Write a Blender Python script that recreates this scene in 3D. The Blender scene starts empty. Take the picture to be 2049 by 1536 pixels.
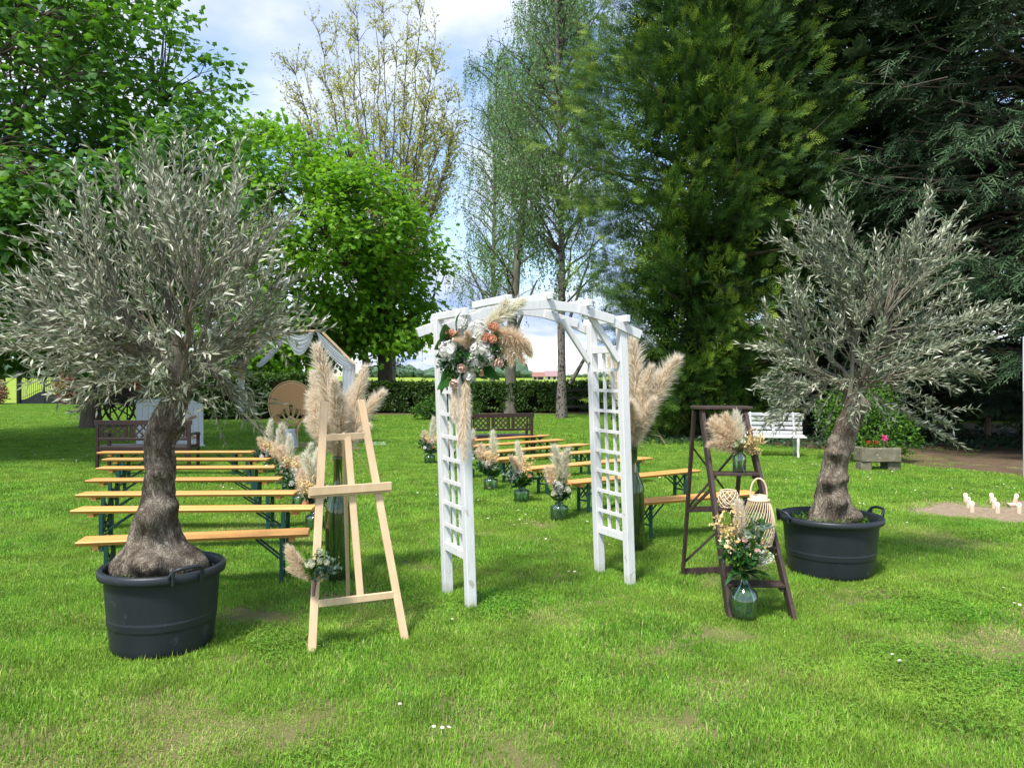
import bpy, math, random
import numpy as np
from mathutils import Vector, Matrix, Quaternion, noise as mnoise

# ------------------------------------------------------------------ scene, camera, light
SC = bpy.context.scene
COL = SC.collection
CAMH = 1.7
HOR, FPX, CX = 752.0, 1539.0, 1024.5
cam_d = bpy.data.cameras.new('camera')
cam = bpy.data.objects.new('camera', cam_d)
COL.objects.link(cam)
cam.location = (0, 0, CAMH)
cam.rotation_euler = (math.radians(90), 0, 0)
cam_d.sensor_fit = 'HORIZONTAL'
cam_d.sensor_width = 36.0
cam_d.lens = 36.0 * FPX / 2049.0
cam_d.shift_y = -(768.0 - HOR) / 2049.0
cam_d.clip_start = 0.05
cam_d.clip_end = 9000.0
SC.camera = cam

SUN_DIR = Vector((-0.24, -0.44, 0.86)).normalized()      # towards the sun
SUN_EL = math.asin(SUN_DIR.z)
SUN_ROT = math.atan2(SUN_DIR.x, SUN_DIR.y)
wd = bpy.data.worlds.new('World'); SC.world = wd; wd.use_nodes = True
wt = wd.node_tree
for n_ in list(wt.nodes): wt.nodes.remove(n_)
def wn(t, **k):
    n = wt.nodes.new(t)
    for a, b in k.items(): setattr(n, a, b)
    return n
w_out = wn('ShaderNodeOutputWorld'); w_bg = wn('ShaderNodeBackground')
w_bg.inputs['Strength'].default_value = 0.135
w_sky = wn('ShaderNodeTexSky', sky_type='NISHITA', sun_disc=False)
w_sky.sun_elevation = SUN_EL; w_sky.sun_rotation = SUN_ROT
w_sky.air_density = 1.0; w_sky.dust_density = 0.6; w_sky.ozone_density = 1.5
w_tc = wn('ShaderNodeTexCoord')
w_sep = wn('ShaderNodeSeparateXYZ')
wt.links.new(w_tc.outputs['Generated'], w_sep.inputs[0])
w_z = wn('ShaderNodeMath', operation='MAXIMUM'); wt.links.new(w_sep.outputs['Z'], w_z.inputs[0]); w_z.inputs[1].default_value = 0.0
w_za = wn('ShaderNodeMath', operation='ADD'); wt.links.new(w_z.outputs[0], w_za.inputs[0]); w_za.inputs[1].default_value = 0.22
w_dx = wn('ShaderNodeMath', operation='DIVIDE'); wt.links.new(w_sep.outputs['X'], w_dx.inputs[0]); wt.links.new(w_za.outputs[0], w_dx.inputs[1])
w_dy = wn('ShaderNodeMath', operation='DIVIDE'); wt.links.new(w_sep.outputs['Y'], w_dy.inputs[0]); wt.links.new(w_za.outputs[0], w_dy.inputs[1])
w_cb = wn('ShaderNodeCombineXYZ'); wt.links.new(w_dx.outputs[0], w_cb.inputs[0]); wt.links.new(w_dy.outputs[0], w_cb.inputs[1])
w_cb.inputs[2].default_value = 3.7
w_n1 = wn('ShaderNodeTexNoise'); w_n1.inputs['Scale'].default_value = 1.35; w_n1.inputs['Detail'].default_value = 7.0
w_n1.inputs['Roughness'].default_value = 0.52; w_n1.inputs['Distortion'].default_value = 0.25
wt.links.new(w_cb.outputs[0], w_n1.inputs['Vector'])
w_r1 = wn('ShaderNodeValToRGB'); wt.links.new(w_n1.outputs['Fac'], w_r1.inputs[0])
w_r1.color_ramp.elements[0].position = 0.40; w_r1.color_ramp.elements[0].color = (0, 0, 0, 1)
w_r1.color_ramp.elements[1].position = 0.57; w_r1.color_ramp.elements[1].color = (1, 1, 1, 1)
w_n2 = wn('ShaderNodeTexNoise'); w_n2.inputs['Scale'].default_value = 2.3; w_n2.inputs['Detail'].default_value = 6.0
w_mp = wn('ShaderNodeMapping'); w_mp.inputs['Location'].default_value = (4.2, 1.3, 0.0)
wt.links.new(w_cb.outputs[0], w_mp.inputs[0]); wt.links.new(w_mp.outputs[0], w_n2.inputs['Vector'])
w_r2 = wn('ShaderNodeValToRGB'); wt.links.new(w_n2.outputs['Fac'], w_r2.inputs[0])
w_r2.color_ramp.elements[0].position = 0.36; w_r2.color_ramp.elements[0].color = (1.75, 2.35, 3.8, 1)
w_r2.color_ramp.elements[1].position = 0.6; w_r2.color_ramp.elements[1].color = (4.1, 4.25, 4.5, 1)
w_mx = wn('ShaderNodeMix', data_type='RGBA')
wt.links.new(w_r1.outputs[0], w_mx.inputs[0]); wt.links.new(w_sky.outputs[0], w_mx.inputs[6]); wt.links.new(w_r2.outputs[0], w_mx.inputs[7])
wt.links.new(w_mx.outputs[2], w_bg.inputs['Color']); wt.links.new(w_bg.outputs[0], w_out.inputs[0])

sun_d = bpy.data.lights.new('sun', 'SUN'); sun_d.energy = 3.1; sun_d.angle = math.radians(9.0); sun_d.color = (1.0, 0.955, 0.88)
sun = bpy.data.objects.new('sun', sun_d); COL.objects.link(sun)
sun.rotation_euler = SUN_DIR.to_track_quat('Z', 'Y').to_euler(); sun.location = (-10, -8, 30)
SC.view_settings.view_transform = 'Standard'; SC.view_settings.look = 'None'
SC.view_settings.gamma = 1.0; SC.view_settings.exposure = 1.05; SC.view_settings.use_curve_mapping = False
try:
    SC.cycles.max_bounces = 6; SC.cycles.diffuse_bounces = 2; SC.cycles.glossy_bounces = 3
    SC.cycles.transmission_bounces = 4; SC.cycles.transparent_max_bounces = 12
    SC.cycles.caustics_reflective = False; SC.cycles.caustics_refractive = False
except Exception: pass

# ------------------------------------------------------------------ helpers
rng = np.random.default_rng(11)
random.seed(5)
def G(px, py, z=0.0):
    """photo pixel of a point at height z -> point in the garden (flat ground)"""
    Y = FPX * (CAMH - z) / (py - HOR)
    return np.array([(px - CX) / FPX * Y, Y, z])
def at(px, py, Y):
    return np.array([(px - CX) / FPX * Y, Y, CAMH + (HOR - py) / FPX * Y])
def unit(a):
    a = np.asarray(a, float)
    return a / np.maximum(np.linalg.norm(a, axis=-1, keepdims=True), 1e-9)
def rvec(n):
    return unit(rng.normal(size=(n, 3)))

class MB:
    """collects vertices and faces, links them as ONE mesh object"""
    def __init__(s): s.V = []; s.T = []; s.Q = []; s.tm = []; s.qm = []; s.A = []; s.n = 0
    def add(s, V, F, v=0.5, m=0):
        V = np.asarray(V, float).reshape(-1, 3); F = np.asarray(F, int)
        if len(F) == 0: return s
        s.V.append(V); s.A.append(np.broadcast_to(np.asarray(v, float), (len(V),)).copy())
        mm = np.broadcast_to(np.asarray(m, int), (len(F),))
        if F.shape[1] == 3: s.T.append(F + s.n); s.tm.append(mm)
        else: s.Q.append(F + s.n); s.qm.append(mm)
        s.n += len(V); return s
    def mesh(s, name, mats, smooth=False, org=(0, 0, 0)):
        me = bpy.data.meshes.new(name)
        V = np.concatenate(s.V) - np.asarray(org, float)
        T = np.concatenate(s.T) if s.T else np.zeros((0, 3), int); Q = np.concatenate(s.Q) if s.Q else np.zeros((0, 4), int)
        mi = np.concatenate([np.concatenate(s.tm) if s.tm else np.zeros(0, int), np.concatenate(s.qm) if s.qm else np.zeros(0, int)])
        me.vertices.add(len(V)); me.vertices.foreach_set('co', V.astype(np.float32).ravel())
        li = np.concatenate([T.ravel(), Q.ravel()]).astype(np.int32)
        me.loops.add(len(li)); me.loops.foreach_set('vertex_index', li)
        npoly = len(T) + len(Q)
        me.polygons.add(npoly)
        st = np.concatenate([np.arange(len(T)) * 3, len(T) * 3 + np.arange(len(Q)) * 4]).astype(np.int32)
        me.polygons.foreach_set('loop_start', st)
        me.polygons.foreach_set('material_index', mi.astype(np.int32))
        me.polygons.foreach_set('use_smooth', np.full(npoly, bool(smooth)))
        for m in (mats if isinstance(mats, (list, tuple)) else [mats]): me.materials.append(m)
        at_ = me.attributes.new('v', 'FLOAT', 'POINT'); at_.data.foreach_set('value', np.concatenate(s.A).astype(np.float32))
        me.update(calc_edges=True)
        return me
    def build(s, name, mats, parent=None, smooth=False, bevel=0, org=None):
        o_ = np.array(parent.location) if (parent is not None and org is None) else (np.zeros(3) if org is None else np.asarray(org, float))
        ob = bpy.data.objects.new(name, s.mesh(name, mats, smooth, o_))
        COL.objects.link(ob)
        if parent is not None: ob.parent = parent
        else: ob.location = o_
        if bevel:
            b = ob.modifiers.new('bevel', 'BEVEL'); b.width = bevel; b.segments = 1; b.limit_method = 'ANGLE'; b.harden_normals = False
        return ob

def tag(o, label, cat, group=None, kind=None):
    if label: o['label'] = label
    if cat: o['category'] = cat
    if group: o['group'] = group
    if kind: o['kind'] = kind
    return o
def structure(o): o['kind'] = 'structure'; return o
def thing(name, loc, label, cat, group=None, rz=0.0):
    o = bpy.data.objects.new(name, None); COL.objects.link(o); o.location = tuple(float(a) for a in loc)
    o.rotation_euler = (0, 0, rz); o.empty_display_size = 0.1
    return tag(o, label, cat, group)
def copy_tree(o, parent=None):
    c = o.copy(); COL.objects.link(c); c.parent = parent
    for ch in [x for x in bpy.data.objects if x.parent == o]: copy_tree(ch, c)
    return c
def inst(mesh, name, parent, loc, d=None, up=(0, 0, 1), s=1.0, roll=0.0):
    """object sharing a mesh; local +Z of the mesh along d"""
    o = bpy.data.objects.new(name, mesh); COL.objects.link(o); o.parent = parent
    o.location = tuple(float(a) for a in loc)
    if d is not None:
        q = Vector(d).normalized().to_track_quat('Z', 'Y') @ Quaternion((0, 0, 1), roll)
        o.rotation_mode = 'QUATERNION'; o.rotation_quaternion = q
    o.scale = (s, s, s) if np.isscalar(s) else tuple(s)
    return o

BOXF = np.array([[0, 3, 2, 1], [4, 5, 6, 7], [0, 1, 5, 4], [1, 2, 6, 5], [2, 3, 7, 6], [3, 0, 4, 7]])
def box(mb, c, size, R=None, v=0.5, m=0):
    h = np.asarray(size, float) / 2
    V = np.array([[-1, -1, -1], [1, -1, -1], [1, 1, -1], [-1, 1, -1], [-1, -1, 1], [1, -1, 1], [1, 1, 1], [-1, 1, 1]]) * h
    if R is not None: V = V @ np.asarray(R, float).T
    return mb.add(V + np.asarray(c, float), BOXF, v, m)
def frame(d, up=(0, 0, 1)):
    x = unit(d); z = np.asarray(up, float); z = z - np.dot(z, x) * x
    if np.linalg.norm(z) < 1e-4: z = np.array([0, 1.0, 0]) - x[1] * x
    z = unit(z); y = np.cross(z, x)
    return np.stack([x, y, z], 1)
def beam(mb, p0, p1, w, h, up=(0, 0, 1), v=0.5, m=0):
    p0 = np.asarray(p0, float); p1 = np.asarray(p1, float)
    return box(mb, (p0 + p1) / 2, (np.linalg.norm(p1 - p0), w, h), frame(p1 - p0, up), v, m)
def tube(mb, pts, rad, n=6, v=0.5, m=0, cap=True):
    P = np.asarray(pts, float); k = len(P); rad = np.broadcast_to(np.asarray(rad, float), (k,))
    t = np.gradient(P, axis=0); t = unit(t)
    ref = np.array([0.0, 0, 1]) if abs(t[0, 2]) < 0.9 else np.array([1.0, 0, 0])
    if abs(np.mean(t[:, 2])) >= 0.9 or np.any(np.abs(t @ ref) > 0.98): ref = unit(np.array([0.83, 0.31, 0.17])) if np.all(np.abs(t @ unit(np.array([0.83, 0.31, 0.17]))) < 0.98) else unit(np.array([-0.2, 0.9, 0.3]))
    a = unit(np.cross(t, ref)); b = np.cross(t, a)
    th = np.arange(n) * 2 * math.pi / n
    R = P[:, None, :] + rad[:, None, None] * (np.cos(th)[None, :, None] * a[:, None, :] + np.sin(th)[None, :, None] * b[:, None, :])
    i = np.arange(k - 1)[:, None] * n; j = np.arange(n)[None, :]; j2 = (j + 1) % n
    F = np.stack([i + j, i + j2, i + n + j2, i + n + j], -1).reshape(-1, 4)
    vv = np.repeat(np.broadcast_to(np.asarray(v, float), (k,)), n)
    mb.add(R.reshape(-1, 3), F, vv, m)
    if cap and n >= 3:
        for r, q in ((0, P[0]), (k - 1, P[-1])):
            V = np.vstack([R[r], q]); jj = np.arange(n)
            mb.add(V, np.stack([jj, (jj + 1) % n, np.full(n, n)], 1) if r else np.stack([(jj + 1) % n, jj, np.full(n, n)], 1), vv[0], m)
    return mb
def lathe(mb, prof, n=24, c=(0, 0, 0), v=0.5, m=0, sx=1.0, sy=1.0):
    p = np.asarray(prof, float); k = len(p); th = np.arange(n) * 2 * math.pi / n
    V = np.stack([p[:, None, 0] * np.cos(th) * sx, p[:, None, 0] * np.sin(th) * sy, np.broadcast_to(p[:, None, 1], (k, n))], -1).reshape(-1, 3) + np.asarray(c, float)
    i = np.arange(k - 1)[:, None] * n; j = np.arange(n)[None, :]; j2 = (j + 1) % n
    return mb.add(V, np.stack([i + j, i + j2, i + n + j2, i + n + j], -1).reshape(-1, 4), v, m)
def grid(mb, P, v=0.5, m=0, closed=False):
    """P (a,b,3) surface"""
    P = np.asarray(P, float); a, b = P.shape[:2]
    i = np.arange(a - 1)[:, None]; j = np.arange(b - (0 if closed else 1))[None, :]; j2 = (j + 1) % b
    F = np.stack([i * b + j, i * b + j2, (i + 1) * b + j2, (i + 1) * b + j], -1).reshape(-1, 4)
    return mb.add(P.reshape(-1, 3), F, v, m)
def scatter(mb, T, pos, d, nn, s, v=0.5, m=0):
    """copies of a small template (length along x, normal z) into the mesh"""
    TV, TF = T[0], T[1]; k = len(pos); nv = len(TV)
    d = unit(d); z = nn - np.sum(nn * d, 1, keepdims=True) * d
    z = unit(np.where(np.linalg.norm(z, axis=1, keepdims=True) < 1e-3, np.array([[0.3, 0.5, 0.8]]), z)); y = np.cross(z, d)
    s = np.broadcast_to(np.asarray(s, float), (k,))
    L = TV[None, :, :] * s[:, None, None]
    W = pos[:, None, :] + L[..., 0:1] * d[:, None, :] + L[..., 1:2] * y[:, None, :] + L[..., 2:3] * z[:, None, :]
    F = (TF[None] + (np.arange(k) * nv)[:, None, None]).reshape(-1, TF.shape[1])
    vv = np.repeat(np.broadcast_to(np.asarray(v, float), (k,)), nv)
    if len(T) > 2: vv = np.clip(vv + np.tile(T[2], k), 0, 1)
    return mb.add(W.reshape(-1, 3), F, vv, m)

# leaf templates
LANCE = (np.array([[0, 0, 0], [.45, .11, .02], [1, 0, -.03], [.45, -.11, .02]]), np.array([[0, 2, 1], [0, 3, 2]]))
OVATE = (np.array([[0, 0, 0], [.3, .24, .05], [.68, .2, .02], [1, 0, -.08], [.68, -.2, .02], [.3, -.24, .05], [.5, 0, -.02]]),
         np.array([[0, 6, 1], [1, 6, 2], [2, 6, 3], [3, 6, 4], [4, 6, 5], [5, 6, 0]]))
DIAM = (np.array([[0, 0, 0], [.5, .28, .04], [1, 0, 0], [.5, -.28, .04]]), np.array([[0, 2, 1], [0, 3, 2]]))
def maple_t(fine=True):
    if fine:
        o = [(-.02, 0), (-.06, .2), (.0, .44), (.18, .3), (.3, .5), (.42, .55), (.45, .26), (.62, .22), (.72, .27), (1, 0)]
    else:
        o = [(-.02, .36), (.2, .2), (.46, .5), (1, 0)]
    up = [(x, y) for x, y in o]; dn = [(x, -y) for x, y in o[::-1] if abs(y) > 1e-6]
    pts = [(x, y, -.14 * abs(y) - .1 * x * x) for x, y in up + dn]
    V = np.array([(.25, 0, .04)] + pts); n = len(pts)
    F = np.array([[0, 1 + (i + 1) % n, 1 + i] for i in range(n)])
    return (V, F)
MAPLE = maple_t(True); MAPLES = maple_t(False)

# ------------------------------------------------------------------ materials
def mk(name):
    m = bpy.data.materials.new(name); m.use_nodes = True; nt = m.node_tree
    for n in list(nt.nodes): nt.nodes.remove(n)
    return m, nt, nt.nodes.new('ShaderNodeOutputMaterial')
def c4(c): return (c[0], c[1], c[2], 1)
def setin(n, k, v):
    if k in n.inputs: n.inputs[k].default_value = v
def ramp(nt, fac, stops):
    r = nt.nodes.new('ShaderNodeValToRGB'); nt.links.new(fac, r.inputs[0]); e = r.color_ramp.elements
    e[0].position = stops[0][0]; e[0].color = c4(stops[0][1]); e[1].position = stops[-1][0]; e[1].color = c4(stops[-1][1])
    for p, c in stops[1:-1]: x = e.new(p); x.color = c4(c)
    return r.outputs[0]
def mixc(nt, f, a, b):
    n = nt.nodes.new('ShaderNodeMix'); n.data_type = 'RGBA'
    for i, x in ((0, f), (6, a), (7, b)):
        if isinstance(x, (int, float)): n.inputs[i].default_value = x
        elif isinstance(x, tuple): n.inputs[i].default_value = c4(x)
        else: nt.links.new(x, n.inputs[i])
    return n.outputs[2]
def ntex(nt, scale, stretch=(1, 1, 1), coord='Object', detail=5, rough=.55, dist=0.0, loc=(0, 0, 0)):
    if coord == 'World':
        g = nt.nodes.new('ShaderNodeNewGeometry'); o = g.outputs['Position']
    else:
        tc = nt.nodes.new('ShaderNodeTexCoord'); o = tc.outputs[coord]
    mp = nt.nodes.new('ShaderNodeMapping'); mp.inputs['Scale'].default_value = stretch; mp.inputs['Location'].default_value = loc
    nt.links.new(o, mp.inputs[0])
    t = nt.nodes.new('ShaderNodeTexNoise'); t.inputs['Scale'].default_value = scale; t.inputs['Detail'].default_value = detail
    t.inputs['Roughness'].default_value = rough; t.inputs['Distortion'].default_value = dist
    nt.links.new(mp.outputs[0], t.inputs['Vector'])
    return t.outputs['Fac']
def vattr(nt):
    a = nt.nodes.new('ShaderNodeAttribute'); a.attribute_name = 'v'; return a.outputs['Fac']
def pmat(name, c1, c2=None, scale=12, stretch=(1, 1, 1), rough=.6, bump=0.0, bscale=None, coord='Object', spec=.4, attr=0.0, lo=.3, hi=.7, metal=0, dist=0.0, spots=None, bstretch=None, objrand=0.0):
    m, nt, out = mk(name); b = nt.nodes.new('ShaderNodeBsdfPrincipled'); nt.links.new(b.outputs[0], out.inputs[0])
    setin(b, 'Roughness', rough); setin(b, 'Specular IOR Level', spec); setin(b, 'Metallic', metal)
    c2 = c2 or tuple(x * .8 for x in c1)
    f = ntex(nt, scale, stretch, coord, dist=dist); col = ramp(nt, f, [(lo, c1), (hi, c2)])
    if attr:
        mul = nt.nodes.new('ShaderNodeHueSaturation'); mm = nt.nodes.new('ShaderNodeMapRange')
        nt.links.new(vattr(nt), mm.inputs[0]); mm.inputs[3].default_value = 1 - attr; mm.inputs[4].default_value = 1 + attr
        nt.links.new(mm.outputs[0], mul.inputs['Value']); nt.links.new(col, mul.inputs['Color']); col = mul.outputs[0]
    if objrand:
        oi = nt.nodes.new('ShaderNodeObjectInfo'); hh = nt.nodes.new('ShaderNodeHueSaturation'); m3 = nt.nodes.new('ShaderNodeMapRange'); nt.links.new(oi.outputs['Random'], m3.inputs[0]); m3.inputs[3].default_value = 1 - objrand; m3.inputs[4].default_value = 1 + objrand
        nt.links.new(m3.outputs[0], hh.inputs['Value']); nt.links.new(col, hh.inputs['Color']); col = hh.outputs[0]
    if spots:
        f2 = ntex(nt, spots[1], (1, 1, 1), coord, detail=3, loc=(3, 1, 7))
        rr = ramp(nt, f2, [(spots[2], (0, 0, 0)), (spots[2] + .06, (1, 1, 1))])
        col = mixc(nt, rr, col, spots[0])
    nt.links.new(col, b.inputs['Base Color'])
    if bump:
        bp = nt.nodes.new('ShaderNodeBump'); bp.inputs['Strength'].default_value = bump; bp.inputs['Distance'].default_value = 0.02
        nt.links.new(ntex(nt, bscale or scale * 3, bstretch or stretch, coord, detail=6, rough=.65), bp.inputs['Height']); nt.links.new(bp.outputs[0], b.inputs['Normal'])
    return m
def leafmat(name, stops, transl=.35, rough=.5, spec=.35, tcol=None, wn_scale=0, wn_amt=.25):
    m, nt, out = mk(name); b = nt.nodes.new('ShaderNodeBsdfPrincipled'); setin(b, 'Roughness', rough); setin(b, 'Specular IOR Level', spec)
    col = ramp(nt, vattr(nt), stops)
    if wn_scale:
        f = ntex(nt, wn_scale, coord='World', detail=3)
        h = nt.nodes.new('ShaderNodeHueSaturation'); mr = nt.nodes.new('ShaderNodeMapRange')
        mr.inputs[1].default_value = .3; mr.inputs[2].default_value = .7; mr.inputs[3].default_value = 1 - wn_amt; mr.inputs[4].default_value = 1 + wn_amt
        nt.links.new(f, mr.inputs[0]); nt.links.new(mr.outputs[0], h.inputs['Value']); nt.links.new(col, h.inputs['Color']); col = h.outputs[0]
    nt.links.new(col, b.inputs['Base Color'])
    if transl <= 0: nt.links.new(b.outputs[0], out.inputs[0]); return m
    t = nt.nodes.new('ShaderNodeBsdfTranslucent')
    if tcol:
        nt.links.new(mixc(nt, .6, col, tcol), t.inputs[0])
    else: nt.links.new(col, t.inputs[0])
    mx = nt.nodes.new('ShaderNodeMixShader'); mx.inputs[0].default_value = transl
    nt.links.new(b.outputs[0], mx.inputs[1]); nt.links.new(t.outputs[0], mx.inputs[2]); nt.links.new(mx.outputs[0], out.inputs[0])
    return m
def glassmat(name, tint, rough=.07, refl=.10, dens=0.15):
    """thin tinted glass: tinted see-through sheet with a mirror coat by Fresnel"""
    m, nt, out = mk(name)
    t = nt.nodes.new('ShaderNodeBsdfTransparent'); t.inputs[0].default_value = c4(tint)
    d = nt.nodes.new('ShaderNodeBsdfPrincipled'); d.inputs['Base Color'].default_value = c4(tuple(x * .5 for x in tint)); setin(d, 'Roughness', .25)
    g = nt.nodes.new('ShaderNodeBsdfGlossy'); g.inputs['Roughness'].default_value = rough; g.inputs[0].default_value = (1, 1, 1, 1)
    m0 = nt.nodes.new('ShaderNodeMixShader'); m0.inputs[0].default_value = dens
    nt.links.new(t.outputs[0], m0.inputs[1]); nt.links.new(d.outputs[0], m0.inputs[2])
    fr = nt.nodes.new('ShaderNodeFresnel'); fr.inputs[0].default_value = 1.5
    ad = nt.nodes.new('ShaderNodeMath'); ad.operation = 'MULTIPLY_ADD'; nt.links.new(fr.outputs[0], ad.inputs[0]); ad.inputs[1].default_value = .8; ad.inputs[2].default_value = refl * .3
    mx = nt.nodes.new('ShaderNodeMixShader'); nt.links.new(ad.outputs[0], mx.inputs[0])
    nt.links.new(m0.outputs[0], mx.inputs[1]); nt.links.new(g.outputs[0], mx.inputs[2]); nt.links.new(mx.outputs[0], out.inputs[0])
    return m
# ------------------------------------------------------------------ ground
def ground_mat():
    m, nt, out = mk('lawn_ground'); b = nt.nodes.new('ShaderNodeBsdfPrincipled'); nt.links.new(b.outputs[0], out.inputs[0])
    setin(b, 'Roughness', .95); setin(b, 'Specular IOR Level', .1)
    f = ntex(nt, .9, coord='World', detail=6); g = ntex(nt, 75, coord='World', detail=6, rough=.7)
    c = ramp(nt, f, [(.3, (.09, .12, .03)), (.5, (.13, .14, .04)), (.68, (.17, .14, .07))])
    c = mixc(nt, ramp(nt, g, [(.35, (0, 0, 0)), (.75, (.8, .8, .8))]), c, (.20, .155, .095))
    nt.links.new(c, b.inputs['Base Color'])
    bp = nt.nodes.new('ShaderNodeBump'); bp.inputs['Strength'].default_value = .5; bp.inputs['Distance'].default_value = .02
    nt.links.new(ntex(nt, 60, coord='World', detail=4), bp.inputs['Height']); nt.links.new(bp.outputs[0], b.inputs['Normal'])
    return m
M_GROUND = ground_mat()
M_FIELD = pmat('crop_field', (.20, .30, .035), (.27, .34, .05), scale=.02, stretch=(1, 4, 1), rough=.95, coord='World', spec=.05)
M_SOIL = pmat('soil', (.095, .066, .04), (.165, .12, .078), scale=5, rough=.95, bump=.8, bscale=30, coord='World', spec=.1, spots=((.05, .08, .02), 3.2, .62))
M_DIRT = pmat('dry_dirt', (.36, .28, .19), (.22, .17, .11), scale=16, rough=.95, bump=.8, bscale=60, coord='World', spec=.1, spots=((.50, .42, .31), 45, .6))

def sheet(name, x0, x1, y0, y1, nx, ny, z, mat, amp=0.0):
    X, Y = np.meshgrid(np.linspace(x0, x1, nx), np.linspace(y0, y1, ny), indexing='xy')
    Z = z + amp * (np.sin(X * 1.7 + Y * .6) + np.sin(Y * 2.3 - X * .8)) * .5
    mb = MB(); grid(mb, np.stack([X, Y, Z], -1)); return structure(mb.build(name, mat, smooth=True))
sheet('lawn', -60, 60, -12, 49, 60, 40, 0.0, M_GROUND)
sheet('field', -4000, 4000, 49.002, 7000, 8, 12, 0.0, M_FIELD)
def blob_sheet(name, pts, z, mat, sub=5, jit=.12):
    """irregular patch of ground, outline roughened"""
    P = np.asarray(pts, float); n = len(P); O = []
    for i in range(n):
        p0, p1, p2, p3 = P[i - 1], P[i], P[(i + 1) % n], P[(i + 2) % n]
        for k in range(sub):
            t = k / sub; q = .5 * ((2 * p1) + (-p0 + p2) * t + (2 * p0 - 5 * p1 + 4 * p2 - p3) * t * t + (-p0 + 3 * p1 - 3 * p2 + p3) * t ** 3)
            O.append(q + rng.normal(size=2) * jit * .3)
    O = np.array(O); c = O.mean(0); rings = [c + (O - c) * s for s in (1, .75, .5, .25, .02)]
    V = np.stack([np.concatenate([r, np.full((len(r), 1), z)], 1) for r in rings])
    mb = MB(); grid(mb, V, closed=True); return structure(mb.build(name, mat)), O
_, SOIL_O = blob_sheet('soil_bed', [(5.2, 20.2), (6.8, 17.4), (7.6, 14.2), (9.5, 12.6), (12.5, 12.2), (17, 12.6), (22, 15), (22, 26), (12, 28), (6, 24)], .006, M_SOIL, jit=.5)
_, DIRT_O = blob_sheet('dirt_patch', [(4.65, 9.9), (5.3, 10.35), (6.4, 10.4), (7.5, 10.2), (8.2, 9.5), (7.6, 8.8), (6.4, 8.55), (5.6, 8.85), (5.0, 9.3)], .006, M_DIRT, jit=.18)
_, HEDGE_SOIL = blob_sheet('hedge_bed', [(-15, 33.6), (-9, 32.4), (-5, 32.9), (-1, 33.3), (3, 33.5), (6, 33.2), (6.5, 37), (-4, 38), (-15, 38)], .006, M_SOIL, jit=.3)
def inside(P, O):
    x, y = P[:, 0], P[:, 1]; r = np.zeros(len(P), bool); n = len(O)
    for i in range(n):
        x0, y0 = O[i]; x1, y1 = O[(i + 1) % n]
        c = ((y0 > y) != (y1 > y)) & (x < (x1 - x0) * (y - y0) / (y1 - y0 + 1e-12) + x0); r ^= c
    return r

# ------------------------------------------------------------------ grass (one mass of blades)
def blade_patch(n, rad, lmin, lmax, w, lean=.45, dry=0.0, hue=0.0):
    r = rad * np.sqrt(rng.random(n)); a = rng.random(n) * 6.283
    base = np.stack([r * np.cos(a), r * np.sin(a), np.zeros(n) - .004], 1)
    L = rng.uniform(lmin, lmax, n) * (1 - .35 * (r / rad) ** 2)
    az = rng.random(n) * 6.283; le = np.abs(rng.normal(0, lean, n))
    d = np.stack([np.cos(az), np.sin(az), np.zeros(n)], 1); sd = np.stack([-np.sin(az + rng.normal(0, .5, n)), np.cos(az), np.zeros(n)], 1)
    up = np.array([0, 0, 1.0])
    p1 = base + L[:, None] * .5 * (up * np.cos(le * .5)[:, None] + d * np.sin(le * .5)[:, None])
    p2 = p1 + L[:, None] * .5 * (up * np.cos(np.minimum(le * 1.9, 1.75))[:, None] + d * np.sin(np.minimum(le * 1.9, 1.75))[:, None])
    W = (w * rng.uniform(.6, 1.3, n))[:, None] * sd
    V = np.stack([base - W * .5, base + W * .5, p1 + W * .45, p1 - W * .45, p2], 1)
    v = np.clip(rng.normal(.5 + hue, .22, n), 0, .86); v = np.where(rng.random(n) < dry, rng.uniform(.9, 1.0, n), v)
    mb = MB(); k = np.arange(n)[:, None] * 5
    mb.add(V.reshape(-1, 3), k + np.array([[0, 1, 2, 3]]), np.repeat(v, 5))
    mb.T.append(k + np.array([[3, 2, 4]])); mb.tm.append(np.zeros(n, int))
    return mb
def clover_patch(n, rad):
    mb = MB(); r = rad * np.sqrt(rng.random(n)); a = rng.random(n) * 6.283; h = rng.uniform(.02, .05, n)
    p = np.stack([r * np.cos(a), r * np.sin(a), h], 1); t0 = rng.random(n) * 6.283; v = rng.uniform(.08, .55, n)
    for k in range(3):
        an = t0 + k * 2.094; d = np.stack([np.cos(an), np.sin(an), rng.normal(.05, .25, n)], 1)
        scatter(mb, OVATE, p, d, np.tile([[0, 0, 1.0]], (n, 1)) + rng.normal(0, .25, (n, 3)), rng.uniform(.013, .022, n), v)
    return mb
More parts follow.
